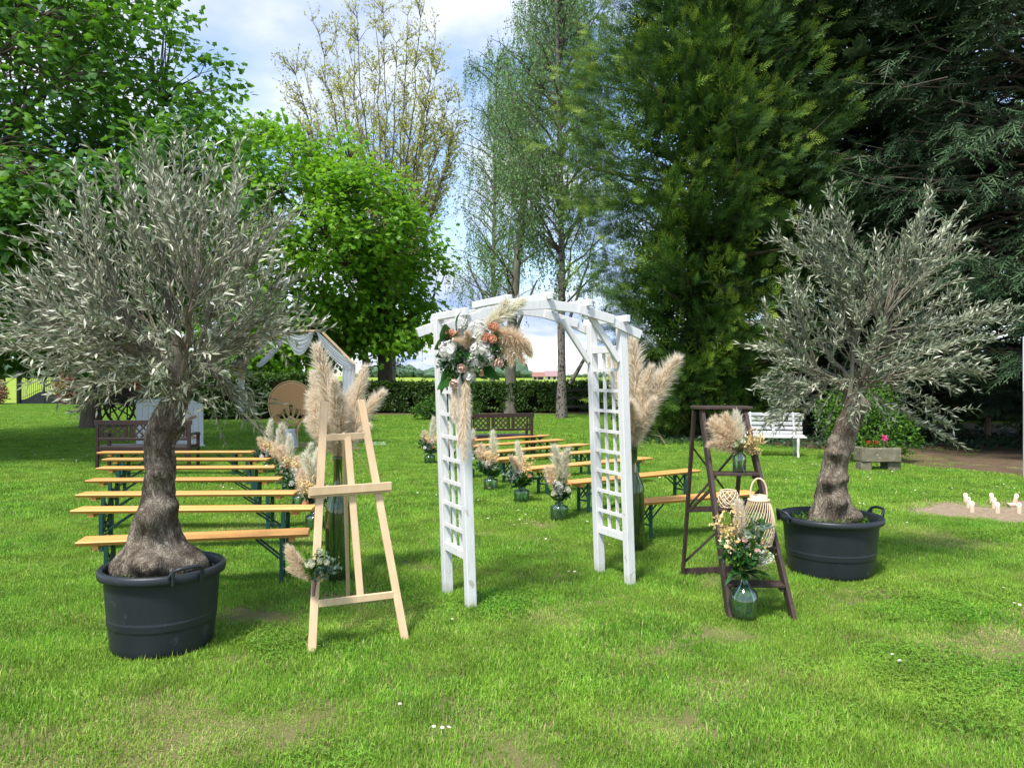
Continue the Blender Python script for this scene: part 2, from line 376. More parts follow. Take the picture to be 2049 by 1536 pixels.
def grass_mat():
    m, nt, out = mk('grass_blades'); b = nt.nodes.new('ShaderNodeBsdfPrincipled'); setin(b, 'Roughness', .5); setin(b, 'Specular IOR Level', .3)
    c = ramp(nt, vattr(nt), [(0, (.055, .17, .025)), (.3, (.11, .31, .024)), (.55, (.19, .42, .03)), (.85, (.35, .56, .07)), (.9, (.46, .42, .16)), (1, (.58, .52, .28))])
    f = ntex(nt, .75, coord='World', detail=5, rough=.6); f2 = ntex(nt, 2.7, coord='World', detail=3, loc=(5, 2, 0))
    yel = ramp(nt, f, [(.38, (.0, .0, .0)), (.66, (.62, .62, .62))]); c = mixc(nt, yel, c, (.33, .47, .065))
    h = nt.nodes.new('ShaderNodeHueSaturation'); mr = nt.nodes.new('ShaderNodeMapRange'); mr.inputs[1].default_value = .3; mr.inputs[2].default_value = .7
    mr.inputs[3].default_value = .72; mr.inputs[4].default_value = 1.25; nt.links.new(f2, mr.inputs[0]); nt.links.new(mr.outputs[0], h.inputs['Value']); nt.links.new(c, h.inputs['Color'])
    nt.links.new(h.outputs[0], b.inputs['Base Color'])
    t = nt.nodes.new('ShaderNodeBsdfTranslucent'); nt.links.new(h.outputs[0], t.inputs[0])
    mx = nt.nodes.new('ShaderNodeMixShader'); mx.inputs[0].default_value = .35; nt.links.new(b.outputs[0], mx.inputs[1]); nt.links.new(t.outputs[0], mx.inputs[2]); nt.links.new(mx.outputs[0], out.inputs[0])
    return m
M_GRASS = grass_mat()
patches = bpy.data.collections.new('grass_patches')          # sources only, not linked to the scene
def add_patch(mb, nm):
    o = bpy.data.objects.new(nm, mb.mesh(nm, M_GRASS)); patches.objects.link(o)
for i in range(5): add_patch(blade_patch(900, .25, .03, .062, .0042, .5, .05, (-.05, 0, .04, .08, -.02)[i]), 'a%d' % i)       # near blades 0-4
for i in range(2): add_patch(blade_patch(650, .23, .02, .045, .004, .8, .45, .05), 'b%d' % i)                                     # straw mixed 5-6
for i in range(2): add_patch(clover_patch(170, .24), 'c%d' % i)                                                                   # clover 7-8
for i in range(3): add_patch(blade_patch(1500, .5, .035, .07, .0085, .5, .05, (0, .05, -.05)[i]), 'd%d' % i)                    # middle 9-11
for i in range(3): add_patch(blade_patch(1500, 1.1, .04, .085, .02, .5, .03, (0, .04, -.04)[i]), 'e%d' % i)                     # far 12-14
BARE = [(-3.02, 4.27, .13), (-2.55, 5.0, .0), (-1.2, 5.9, .15), (-1.75, 5.45, .17), (-1.6, 6.55, .12), (.0, 3.55, .11), (-1.55, 4.6, .13), (.25, 9.0, .22), (.42, 6.5, .12), (-.9, 7.0, .16), (2.75, 6.1, .2), (3.9, 5.6, .22), (3.2, 4.8, .12), (-1.05, 3.75, .1), (-2.6, 3.6, .15), (4.7, 6.4, .3), (1.3, 5.1, .1), (.72, 3.6, .09)]
def pts_zone(y0, y1, sp, jitter=.5, half=.70, pad=.6):
    out = []
    ny = int((y1 - y0) / sp)
    for j in range(ny):
        y = y0 + (j + .5) * sp; w = y * half + pad; nx = int(2 * w / sp)
        x = -w + (np.arange(nx) + .5) * sp
        out.append(np.stack([x, np.full(nx, y)], 1))
    P = np.concatenate(out); return P + rng.uniform(-jitter, jitter, P.shape) * sp
def nz(P, sc, ofs=0.0): return np.array([mnoise.fractal(Vector((p[0] * sc + ofs, p[1] * sc, ofs)), 1.0, 2.0, 3) for p in P])
gp, gi, gs = [], [], []
Z1 = pts_zone(2.7, 9.5, .2)
soilm = lambda P: inside(P, SOIL_O) | inside(P, DIRT_O) | inside(P, HEDGE_SOIL)
keep = ~soilm(Z1)
for bx_, by_, br_ in BARE: keep &= (((Z1[:, 0] - bx_) / 1.5) ** 2 + (Z1[:, 1] - by_) ** 2) > (br_ + .07) ** 2
Z1 = Z1[keep]; n1 = nz(Z1, .8, 3.0); n2 = nz(Z1, 1.1, 9.0)
idx = rng.integers(0, 5, len(Z1)); straw = (n1 + rng.normal(0, .14, len(Z1)) > .3); idx[straw] = rng.integers(5, 7, straw.sum())
gp.append(Z1); gi.append(idx); gs.append(rng.uniform(.75, 1.2, len(Z1)) * (1 + .35 * np.clip(n2, -.6, .8)))
clv = (n2 + rng.normal(0, .12, len(Z1)) > .58) | ((np.hypot((Z1[:, 0] - 3.1) / 1.6, Z1[:, 1] - 5.75) < .36)) | (np.hypot((Z1[:, 0] - 2.5) / 1.5, Z1[:, 1] - 4.25) + rng.normal(0, .15, len(Z1)) < .4) | (np.hypot(Z1[:, 0] + 2.75, Z1[:, 1] - 6.0) < .4)
for _ in range(1):
    gp.append(Z1[clv] + rng.normal(0, .06, (clv.sum(), 2))); gi.append(rng.integers(7, 9, clv.sum())); gs.append(rng.uniform(.6, 1.0, clv.sum()))
Z2 = pts_zone(9.2, 19, .36); Z2 = Z2[~soilm(Z2)]
gp.append(Z2); gi.append(rng.integers(9, 12, len(Z2))); gs.append(rng.uniform(.8, 1.15, len(Z2)))
Z3 = pts_zone(18.6, 47, .72); Z3 = Z3[~soilm(Z3)]
gp.append(Z3); gi.append(rng.integers(12, 15, len(Z3))); gs.append(rng.uniform(.8, 1.15, len(Z3)))
ZS = pts_zone(12, 22, .55, half=.75); ZS = ZS[inside(ZS, SOIL_O)]; nS = nz(ZS, .55, 21.0); ZS = ZS[(nS > .12) & (ZS[:, 1] < 18)]
gp.append(ZS); gi.append(rng.integers(5, 7, len(ZS))); gs.append(rng.uniform(.7, 1.1, len(ZS)))
ZD = pts_zone(8.3, 10.6, .34, half=.85); ZD = ZD[inside(ZD, DIRT_O)]; ZD = ZD[rng.random(len(ZD)) < .12]
gp.append(ZD); gi.append(rng.integers(5, 7, len(ZD))); gs.append(rng.uniform(.35, .6, len(ZD)))
FEET = [(-2.20, 4.86, .31, 26), (2.755, 6.66, .35, 26), (-.30, 5.62, .06, 3), (.955, 6.27, .06, 3), (-.5, 6.01, .06, 3), (.745, 6.66, .06, 3), (-1.23, 4.7, .05, 2), (-.68, 4.93, .05, 2), (1.53, 5.39, .05, 2), (1.97, 5.36, .05, 2), (1.64, 5.38, .11, 5), (-1.43, 6.3, .11, 5), (1.17, 7.35, .11, 5)]
for fx_, fy_, fr_, fn_ in FEET:
    aa = np.arange(fn_) * 6.283 / fn_; gp.append(np.array([fx_, fy_]) + (fr_ + .06) * np.stack([np.cos(aa), np.sin(aa)], 1)); gi.append(rng.integers(0, 5, fn_)); gs.append(rng.uniform(.45, .75, fn_))
for bx_, by_, br_ in BARE:
    m_ = 5; gp.append(np.array([bx_, by_]) + rng.normal(0, .10, (m_, 2)) * [1.5, 1]); gi.append(rng.integers(5, 7, m_)); gs.append(rng.uniform(.4, .6, m_))
gp = np.concatenate(gp); gi = np.concatenate(gi); gs = np.concatenate(gs)
me = bpy.data.meshes.new('grass'); me.vertices.add(len(gp))
me.vertices.foreach_set('co', np.concatenate([gp, np.zeros((len(gp), 1))], 1).astype(np.float32).ravel())
for nm, ty, dat in (('pick', 'INT', gi.astype(np.int32)), ('size', 'FLOAT', gs.astype(np.float32)), ('turn', 'FLOAT', (rng.random(len(gp)) * 6.283).astype(np.float32))):
    a_ = me.attributes.new(nm, ty, 'POINT'); a_.data.foreach_set('value', dat)
grass = bpy.data.objects.new('grass', me); COL.objects.link(grass); me.materials.append(M_GRASS)
tag(grass, 'bright green lawn grass with clover and dry straw patches', 'grass', None, 'stuff')
ng = bpy.data.node_groups.new('grass_scatter', 'GeometryNodeTree')
ng.interface.new_socket('Geometry', in_out='INPUT', socket_type='NodeSocketGeometry'); ng.interface.new_socket('Geometry', in_out='OUTPUT', socket_type='NodeSocketGeometry')
N = ng.nodes; gin = N.new('NodeGroupInput'); gout = N.new('NodeGroupOutput')
ci = N.new('GeometryNodeCollectionInfo'); ci.inputs['Collection'].default_value = patches; ci.inputs['Separate Children'].default_value = True; ci.inputs['Reset Children'].default_value = True
iop = N.new('GeometryNodeInstanceOnPoints'); iop.inputs['Pick Instance'].default_value = True
def nattr(nm, ty):
    a = N.new('GeometryNodeInputNamedAttribute'); a.data_type = ty; a.inputs['Name'].default_value = nm; return a.outputs['Attribute']
cmb = N.new('ShaderNodeCombineXYZ'); ng.links.new(nattr('turn', 'FLOAT'), cmb.inputs['Z'])
m2p = N.new('GeometryNodeMeshToPoints')
ng.links.new(gin.outputs[0], m2p.inputs['Mesh']); ng.links.new(m2p.outputs[0], iop.inputs['Points']); ng.links.new(ci.outputs[0], iop.inputs['Instance'])
ng.links.new(nattr('pick', 'INT'), iop.inputs['Instance Index']); ng.links.new(cmb.outputs[0], iop.inputs['Rotation']); ng.links.new(nattr('size', 'FLOAT'), iop.inputs['Scale'])
ng.links.new(iop.outputs[0], gout.inputs[0])
md = grass.modifiers.new('scatter', 'NODES'); md.node_group = ng

# ------------------------------------------------------------------ plants: generic pieces
M_BARK = pmat('bark', (.075, .06, .045), (.15, .125, .10), scale=9, stretch=(1, 1, .18), rough=.95, bump=.9, bscale=14, coord='World', spec=.1)
M_BARKG = pmat('grey_bark', (.10, .10, .075), (.19, .185, .15), scale=5, stretch=(1, 1, .4), rough=.95, bump=.6, bscale=14, coord='World', spec=.1)
M_BIRCH = pmat('birch_bark', (.20, .185, .16), (.03, .026, .023), scale=11, stretch=(1.2, 1.2, .9), rough=.9, bump=.5, bscale=10, coord='World', lo=.5, hi=.6, spec=.15)
M_TWIG = pmat('twig', (.085, .07, .055), (.12, .10, .08), rough=.9, spec=.1)
M_PALETWIG = pmat('pale_twig', (.15, .135, .10), (.23, .205, .155), rough=.9, spec=.1)
M_MAPLE = leafmat('maple_leaf', [(0, (.03, .10, .018)), (.5, (.065, .185, .022)), (1, (.15, .33, .024))], .42, .42, .4, tcol=(.16, .40, .02))
M_MAPLEB = leafmat('bright_maple_leaf', [(0, (.075, .21, .016)), (.5, (.16, .37, .02)), (1, (.32, .55, .04))], .48, .42, .35, tcol=(.28, .55, .03))
M_BIRCHL = leafmat('birch_leaf', [(0, (.09, .20, .055)), (.5, (.16, .31, .09)), (1, (.27, .44, .15))], .35, .5, .3)
M_BUD = leafmat('young_leaf', [(0, (.30, .30, .05)), (.5, (.46, .47, .09)), (1, (.60, .58, .18))], .4, .5, .2)
M_OLIVE = leafmat('olive_leaf', [(0, (.09, .125, .075)), (.3, (.21, .25, .15)), (.6, (.41, .43, .30)), (1, (.74, .73, .60))], .12, .42, .45)
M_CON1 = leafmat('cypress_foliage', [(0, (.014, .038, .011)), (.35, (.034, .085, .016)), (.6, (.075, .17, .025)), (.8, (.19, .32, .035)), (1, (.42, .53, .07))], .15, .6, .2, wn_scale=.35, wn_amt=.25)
M_CON2 = leafmat('dark_conifer_foliage', [(0, (.020, .044, .020)), (.5, (.055, .108, .048)), (1, (.14, .215, .10))], .1, .6, .2, wn_scale=.3, wn_amt=.35)
M_HEDGE = leafmat('hedge_leaf', [(0, (.02, .05, .010)), (.5, (.045, .105, .016)), (1, (.12, .22, .03))], .25, .5, .3)
M_SHRUB = leafmat('shrub_leaf', [(0, (.03, .09, .012)), (.5, (.07, .18, .018)), (1, (.15, .30, .025))], .3, .5, .3)
M_YSHRUB = leafmat('golden_shrub_leaf', [(0, (.09, .12, .02)), (.5, (.18, .21, .04)), (1, (.32, .33, .08))], .3, .5, .3)
M_RSHRUB = leafmat('red_shrub_leaf', [(0, (.10, .10, .04)), (.45, (.22, .12, .085)), (1, (.42, .14, .10))], .25, .5, .3)
M_IVY = leafmat('ivy_leaf', [(0, (.012, .035, .014)), (1, (.04, .085, .03))], .15, .5, .4)
M_CORE = pmat('twig_core', (.018, .026, .010), (.03, .035, .015), scale=8, rough=1, spec=0)

def curve(p0, p1, sag=0.0, n=6, wob=.05, bend=None):
    p0 = np.asarray(p0, float); p1 = np.asarray(p1, float); t = np.linspace(0, 1, n)[:, None]; L = np.linalg.norm(p1 - p0)
    P = p0 + (p1 - p0) * t; P[:, 2] += (sag * L * 4 * t * (1 - t))[:, 0]
    if bend is not None: P += np.asarray(bend) * (4 * t * (1 - t))
    P[1:-1] += rng.normal(0, wob * L / n, (n - 2, 3)); return P
def blob_points(n, c, r, shell=.6):
    d = rvec(n); k = (shell + (1 - shell) * rng.random(n)) ** .7
    return np.asarray(c) + d * np.asarray(r) * k[:, None], d
def broadleaf(name, loc, label, cat, clusters, limb_src, T, leafmat_, lsize, per, crad, bark, trunk_pts, trunk_r, twig_r=.012, group=None, droop=.35, vlift=0.0):
    """clusters: (n,3) clump centres in the crown; limb_src: list of polylines (points, radii) to hang twigs from"""
    t = thing(name, loc, label, cat, group)
    mb = MB(); tube(mb, trunk_pts, trunk_r, 14); mb.build('trunk', bark, t, smooth=True)
    br = MB(); allp = []
    for P, R in limb_src: tube(br, P, R, 7, cap=False); allp.append(P[1:])
    allp = np.concatenate(allp)
    for c in clusters:
        dd = np.linalg.norm(allp - c, axis=1) + .35 * np.maximum(0, allp[:, 2] - c[2]); q = allp[np.argmin(dd)]
        tube(br, curve(q, c, .04, 4, .12), np.linspace(twig_r * 1.4, twig_r * .5, 4), 4, cap=False)
    br.build('branches', bark, t, smooth=True)
    k = len(clusters) * per; cc = np.repeat(clusters, per, 0)
    off = rng.normal(size=(k, 3)) * np.array([1, 1, .55]) * crad * .55
    pos = cc + off
    ctr = clusters.mean(0); outd = unit(pos - ctr)
    d = unit(outd * .5 + off / crad * .6 + rng.normal(0, .45, (k, 3)) + np.array([0, 0, -droop]))
    nn = unit(np.array([0, 0, 1.0]) * .9 + outd * .35 + rng.normal(0, .38, (k, 3)))
    v = np.clip(np.repeat(rng.normal(.45 + vlift, .22, len(clusters)), per) + rng.normal(0, .17, k), 0, 1)
    lf = MB(); scatter(lf, T, pos, d, nn, rng.uniform(.7, 1.2, k) * lsize, v); lf.build('crown', leafmat_, t)
    return t

# ------------------------------------------------------------------ big maple at the left
def big_maple():
    base = np.array([-13.6, 18.5, 0]); fork = base + [.2, 0, 3.2]
    tp = curve(base + [0, 0, -.05], fork + [0, 0, .6], 0, 7, .03); tr = np.linspace(.52, .36, 7); tr[0] = .68
    limbs = []
    for k in range(34):
        az = rng.uniform(-2.6, 1.4) if k % 4 else rng.uniform(0, 6.28); el = rng.uniform(.1, 1.25)
        L = rng.uniform(4.5, 7.2); dr = np.array([math.cos(az) * math.cos(el), math.sin(az) * math.cos(el), math.sin(el)])
        s = fork + [0, 0, rng.uniform(-.6, .8) + el * 1.5]
        P = curve(s, s + dr * L + [0, 0, -.4], .05, 9, .12); limbs.append((P, np.linspace(.13, .03, 9)))
        for j in range(3):
            q = P[rng.integers(3, 8)]; d2 = unit(dr + rng.normal(0, .5, 3)); P2 = curve(q, q + d2 * rng.uniform(1.2, 2.6), .05, 5, .1); limbs.append((P2, np.linspace(.04, .015, 5)))
    c = base + [.2, -.2, 7.2]
    cl, _ = blob_points(2700, c, (6.6, 6.4, 6.6), .42)
    cl += rng.normal(0, .25, cl.shape)
    fr = cl[:, 1] < c[1] + 1.5
    cl = cl[(cl[:, 2] > 2.2) & (fr | (rng.random(len(cl)) < .4)) & (cl[:, 0] > -17) & (cl[:, 2] < 12.4)]
    low = np.concatenate([blob_points(n_, at(px, py, yy), (r, r, r * .75), .35)[0] for px, py, yy, r, n_ in [(40, 560, 15, 1.7, 80), (190, 470, 14.5, 1.6, 70), (330, 400, 14.8, 1.5, 65), (20, 680, 15.5, 1.2, 45), (150, 640, 16.5, 1.4, 60), (300, 540, 16.5, 1.5, 65), (90, 420, 14, 1.6, 60), (400, 300, 16, 1.2, 40), (60, 700, 17, 1.0, 25), (240, 650, 18, 1.4, 50)]])
    cl = np.concatenate([cl, low[low[:, 2] > 1.9]])
    # loosen: leave some gaps
    g = np.array([mnoise.noise(Vector(p * .75)) for p in cl]); cl = cl[g > -.36]
    return broadleaf('maple_tree', base, 'huge dark green maple filling the upper left corner', 'tree', cl, limbs, MAPLES, M_MAPLE, .178, 22, .5, M_BARK, tp, tr, .014)
big_maple()

# ------------------------------------------------------------------ rounded bright maple, middle left
def mid_maple():
    Y0 = 37.0; base = G(772, 752 + 2616 / Y0); base[2] = 0
    tp = curve(base + [0, 0, -.05], base + [-.15, 0, 5.2], 0, 9, .02); tr = np.linspace(.40, .26, 9); tr[0] = .62; tr[1] = .46
    limbs = []; s0 = base + [-.1, 0, 3.0]
    P = curve(tp[-1], at(640, 330, Y0), 0, 8, .08); limbs.append((P, np.linspace(.26, .05, 8)))
    targets = [(480, 300), (560, 260), (640, 290), (700, 320), (440, 420), (820, 430), (840, 560), (780, 640), (500, 560), (560, 640), (700, 640), (860, 620), (640, 450), (740, 480), (460, 500), (820, 690), (600, 560), (540, 430), (690, 560)]
    for px, py in targets:
        e = at(px, py, Y0 + rng.uniform(-3.5, 2.5)); s = s0 + [0, 0, rng.uniform(0, 4)]
        P = curve(s, e, -.03, 8, .1); limbs.append((P, np.linspace(.13, .025, 8)))
    cl = []
    # lobes of the crown: (px, py, radius px, weight)
    for px, py, r, w in [(500, 310, 95, 1.0), (565, 330, 100, 1.1), (690, 345, 85, 1.0), (450, 400, 95, 1), (600, 430, 120, 1.3), (730, 430, 100, 1.2), (790, 470, 85, 1), (470, 510, 90, .8), (560, 540, 110, 1), (690, 545, 110, 1.2), (795, 565, 75, 1.1), (640, 640, 80, .8), (740, 630, 80, 1.0), (825, 640, 55, .8), (790, 672, 45, .5), (560, 640, 80, .7), (680, 672, 50, .4), (480, 610, 80, .6), (600, 600, 90, .8), (850, 530, 50, .5), (560, 695, 65, .6), (500, 680, 65, .6), (625, 700, 48, .4), (440, 660, 70, .5)]:
        c = at(px, py, Y0 - 1.0 + rng.uniform(-1.5, 1.5)); rr = r * Y0 / FPX
        p, _ = blob_points(int(95 * w), c, (rr, rr * 1.25, rr * .95), .55); cl.append(p)
    cl = np.concatenate(cl); g = np.array([mnoise.noise(Vector(p * .6)) for p in cl]); cl = cl[g > -.2]
    return broadleaf('maple_tree', base, 'rounded bright green maple with a stout grey trunk before the hedge', 'tree', cl, limbs, MAPLES, M_MAPLEB, .275, 15, .72, M_BARK, tp, tr, .02, droop=.3)
mid_maple()

# ------------------------------------------------------------------ slender dark tree behind the maple
def slender_tree():
    Y0 = 40.0; base = np.array([at(730, 790, Y0)[0], Y0, 0]); t = thing('larch_tree', base, 'slender dark trunk with thin drooping twigs left of the stout maple trunk', 'tree')
    mb = MB(); tp = curve(base, base + [.15, 0, 9], 0, 8, .03); tube(mb, tp, np.linspace(.2, .06, 8), 9); mb.build('trunk', M_BARK, t, smooth=True)
    br = MB(); lf = MB()
    for k in range(46):
        z = rng.uniform(2.0, 8.5); q = base + [.05, 0, z]; az = rng.uniform(0, 6.28); L = rng.uniform(1.2, 3.2)
        P = curve(q, q + [math.cos(az) * L, math.sin(az) * L, rng.uniform(-.6, .5)], .12, 6, .1); tube(br, P, np.linspace(.03, .008, 6), 4, cap=False)
        for j in range(7):
            s = P[rng.integers(2, 6)] + rng.normal(0, .1, 3); l = rng.uniform(.4, 1.1); H = curve(s, s + [rng.normal(0, .12), rng.normal(0, .12), -l], 0, 4, .1); tube(br, H, .006, 3, cap=False)
            m = 9; pos = H[rng.integers(0, 4, m)] + rng.normal(0, .05, (m, 3)); scatter(lf, DIAM, pos, rvec(m) + [0, 0, -.5], rvec(m), .12, rng.uniform(.2, .8, m))
    br.build('branches', M_BARK, t); lf.build('crown', M_HEDGE, t)
slender_tree()

# ------------------------------------------------------------------ tall tree just leafing out
def bare_tree():
    Y0 = 47.0; base = np.array([at(775, 700, Y0)[0], Y0, 0]); t = thing('budding_tree', base, 'tall open tree with bare upright limbs and tiny yellow-green young leaves', 'tree')
    tr = MB(); tp = curve(base, base + [0, 0, 6.5], 0, 6, .02); tube(tr, tp, np.linspace(.55, .42, 6), 12); tr.build('trunk', M_BARKG, t, smooth=True)
    br = MB(); lp = []
    for k in range(30):
        an = math.radians(-15 + 210 * (k + rng.random()) / 30); f = rng.uniform(.78, 1.0) if k % 3 else rng.uniform(.45, .75)
        tip = at(748 + 185 * f * math.cos(an), 300 - 315 * f * math.sin(an), Y0 + rng.uniform(-5, 5)); s = tp[-1] + [rng.normal(0, .1), rng.normal(0, .1), rng.uniform(-2.2, 0)]
        ctl = np.array([s[0] * .35 + tip[0] * .65, s[1] * .35 + tip[1] * .65, s[2] * .55 + tip[2] * .45]); tt = np.linspace(0, 1, 14)[:, None]
        P = (1 - tt) ** 2 * s + 2 * tt * (1 - tt) * ctl + tt ** 2 * tip; P[1:] += rng.normal(0, .07, (13, 3)); tube(br, P, np.linspace(.10, .014, 14), 5, cap=False)
        for j in range(44):
            i = rng.integers(2, 14); q = P[i]; tan = unit(P[min(i + 1, 13)] - P[max(i - 1, 0)]); a = rvec(1)[0]; d = unit(tan * .8 + a * .75 + [0, 0, .15]); L = rng.uniform(.8, 2.3) * (1.15 - .045 * i)
            T_ = curve(q, q + d * L, .03, 5, .1); tube(br, T_, np.linspace(.028, .008, 5), 3, cap=False)
            for h in range(5):
                q2 = T_[rng.integers(1, 5)]; d2 = unit(d + rng.normal(0, .5, 3) + [0, 0, .15]); l2 = rng.uniform(.3, .9); e2 = q2 + d2 * l2; tube(br, np.array([q2, (q2 + e2) / 2 + rng.normal(0, .03, 3), e2]), [.009, .007, .005], 3, cap=False)
                for u_ in (.3, .5, .8, 1.0, 1.0): lp.append(q2 + d2 * l2 * u_ + rng.normal(0, .08, 3))
    br.build('branches', M_BARKG, t)
    lp = np.array(lp); lp = lp[rng.random(len(lp)) < min(1, 36000 / len(lp))]; k = len(lp)
    lf = MB(); scatter(lf, DIAM, lp, rvec(k) + [0, 0, .2], rvec(k), rng.uniform(.11, .21, k), rng.random(k)); lf.build('crown', M_BUD, t)
bare_tree()

# ------------------------------------------------------------------ birches
def birch(px, pyb, Y0, topz, lean, label, half, n_limb, n_str, bark, tr0, seed_low=3.0, forks=()):
    base = np.array([at(px, pyb, Y0)[0], Y0, 0]); t = thing('birch_tree', base, label, 'tree', None)
    tp = curve(base + [0, 0, -.05], base + [lean, 0, topz], 0, 12, .015, bend=(lean * -.25, 0, 0)); tr = np.linspace(tr0, .03, 12); tr[0] = tr0 * 1.45
    mb = MB(); tube(mb, tp, tr, 12)
    for f in forks: tube(mb, curve(f[0], f[1], -.04, 7, .05), np.linspace(f[2], f[2] * .3, 7), 8)
    mb.build('trunk', bark, t, smooth=True)
    br = MB(); lf = MB(); tips = []
    for k in range(n_limb):
        z = seed_low + (topz - seed_low) * rng.random() ** .85; q = np.array([np.interp(z, tp[:, 2], tp[:, 0]), Y0, z]); az = rng.uniform(0, 6.28)
        L = half * rng.uniform(.55, 1.1) * (1 - .55 * (z / topz) ** 2); e = q + [math.cos(az) * L, math.sin(az) * L, L * rng.uniform(.45, 1.1)]
        P = curve(q, e, .06, 8, .08); tube(br, P, np.linspace(.05, .010, 8), 5, cap=False); tips.append(P[3:])
    tips = np.concatenate(tips)
    for k in range(n_str):
        s = tips[rng.integers(len(tips))] + rng.normal(0, .25, 3); L = rng.uniform(.5, 2.0); o = rng.normal(0, .22, 2)
        H = np.array([s, s + [o[0] * .6, o[1] * .6, -L * .3], s + [o[0], o[1], -L]]); tube(br, H, [.007, .006, .004], 3, cap=False)
        m = int(13 * L) + 6; u = rng.random(m)[:, None]; pos = s + np.array([o[0], o[1], -L]) * u + rng.normal(0, .07, (m, 3))
        scatter(lf, DIAM, pos, rvec(m) * .8 + [0, 0, -.8], rvec(m), rng.uniform(.075, .13, m), np.clip(rng.normal(.5, .22, m), 0, 1))
    br.build('branches', M_TWIG, t); lf.build('crown', M_BIRCHL, t)
birch(1124, 838, 30.4, 21, -.35, 'tall weeping birch with black and white bark right of centre', 3.3, 110, 2300, M_BIRCH, .17, 4.2,
      forks=[(np.array([at(1140, 770, 30.4)[0], 30.3, 1.4]), at(1215, 610, 30), .09), (at(1140, 640, 30.4), at(1190, 470, 30), .07)])
birch(1020, 826, 35.3, 19, 2.4, 'grey-barked birch leaning right behind the dark carved bench', 3.4, 80, 1300, M_BARKG, .27, 4.0,
      forks=[(at(1015, 700, 35.3), at(1075, 560, 35), .12), (at(1017, 690, 35.3), at(935, 520, 35.5), .10)])
birch(985, 760, 44, 20, .3, 'thin background birch with sparse leaves between the two taller birches', 3.2, 70, 800, M_BARKG, .17, 4.5)
# ------------------------------------------------------------------ conifers
def spray_t(n=13, droop=.0, w=.05, wid=.36):
    """flat feathery spray: thin side shoots on both sides of an axis"""
    V = []; F = []; A = []
    def strip(p, q, w0, v0, v1):
        p = np.array(p); q = np.array(q); d = q - p; s = np.array([-d[1], d[0], 0]); s = s / (np.linalg.norm(s) + 1e-9) * w0
        k = len(V); mid = p + d * .45
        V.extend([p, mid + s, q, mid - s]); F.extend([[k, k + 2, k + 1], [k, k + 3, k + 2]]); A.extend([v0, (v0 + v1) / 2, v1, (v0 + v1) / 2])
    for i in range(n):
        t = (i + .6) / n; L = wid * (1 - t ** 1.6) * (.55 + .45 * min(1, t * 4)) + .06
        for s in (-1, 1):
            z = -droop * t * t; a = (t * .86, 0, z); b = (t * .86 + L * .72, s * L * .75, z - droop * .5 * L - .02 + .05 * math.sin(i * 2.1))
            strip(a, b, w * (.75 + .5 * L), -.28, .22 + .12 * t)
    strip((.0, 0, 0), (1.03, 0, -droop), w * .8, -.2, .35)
    return (np.array(V), np.array(F), np.array(A))
SP1 = spray_t(6, .12, .021, .34); SP2 = spray_t(6, .35, .03, .30); SP3 = spray_t(5, .15, .075); SPI = spray_t(4, .12, .04, .36)
def conifer(name, base, label, height, rad, nb, per, T, ssize, mat, droop=.12, hang=0.0, low=1.2, front=.7, spread=.5, trunk=.35, profile=None, vmean=.45, xmin=None, core=True):
    base = np.asarray(base, float); t = thing(name, base, label, 'tree')
    mb = MB(); tube(mb, curve(base + [0, 0, -.05], base + [0, 0, height], 0, 8, .01), np.linspace(trunk, .04, 8), 10); mb.build('trunk', M_BARK, t, smooth=True)
    br = MB(); PO, DI, NO, SZ, VV = [], [], [], [], []
    tocam = math.atan2(-base[1], -base[0])
    for k in range(nb):
        z = low + (height - low) * (rng.random() ** .95) * .97; f = (z - low) / (height - low)
        pr = profile(f) if profile else (1 - f ** 1.4) * (.75 + .25 * min(1, f * 4)); L = rad * pr * rng.uniform(.72, 1.12) + .35
        az = tocam + (rng.uniform(-1.75, 1.75) if rng.random() < front else rng.uniform(0, 6.28)); h = np.array([math.cos(az), math.sin(az), 0]); sd = np.array([-h[1], h[0], 0])
        s = base + [0, 0, z]; tt = np.linspace(0, 1, 9)[:, None]
        up = rng.uniform(.05, .42) - hang * .5
        P = s + h * L * tt + np.array([0, 0, 1]) * L * (up * tt - droop * 2.2 * tt * (1 - tt) * 1.0 - hang * tt ** 2 + .16 * tt ** 3); P[1:] += rng.normal(0, .025 * L, (8, 3))
        tube(br, P, np.linspace(.045, .008, 9), 5, cap=False)
        m = max(6, int(per * L / rad)); u = .22 + .78 * rng.random(m) ** .75
        iu = np.minimum((u * 8).astype(int), 7); fr = (u * 8 - iu)[:, None]; q = P[iu] * (1 - fr) + P[iu + 1] * fr; tan = unit(P[iu + 1] - P[iu])
        sgn = rng.choice([-1, 1], m)[:, None]; sa = rng.uniform(.25, 1.15, m)[:, None]
        d = unit(tan * np.cos(sa) + sgn * sd * np.sin(sa) + np.array([0, 0, .10 - hang * 1.1]) + rng.normal(0, .2, (m, 3)))
        q = q + sgn * sd * (rng.random((m, 1)) * spread * .5 * L * (1.05 - u[:, None])) + rng.normal(0, .1, (m, 3))
        PO.append(q); DI.append(d); NO.append(np.array([0, 0, 1.0]) + h * .25 + rng.normal(0, .32, (m, 3))); SZ.append(ssize * rng.uniform(.6, 1.25, m)); VV.append(np.clip(rng.normal(vmean, .12, m) + rng.normal(0, .10), 0, 1))
    br.build('branches', M_BARK, t)
    lf = MB(); scatter(lf, T, np.concatenate(PO), np.concatenate(DI), np.concatenate(NO), np.concatenate(SZ), np.concatenate(VV)); lf.build('crown', mat, t)
    return t
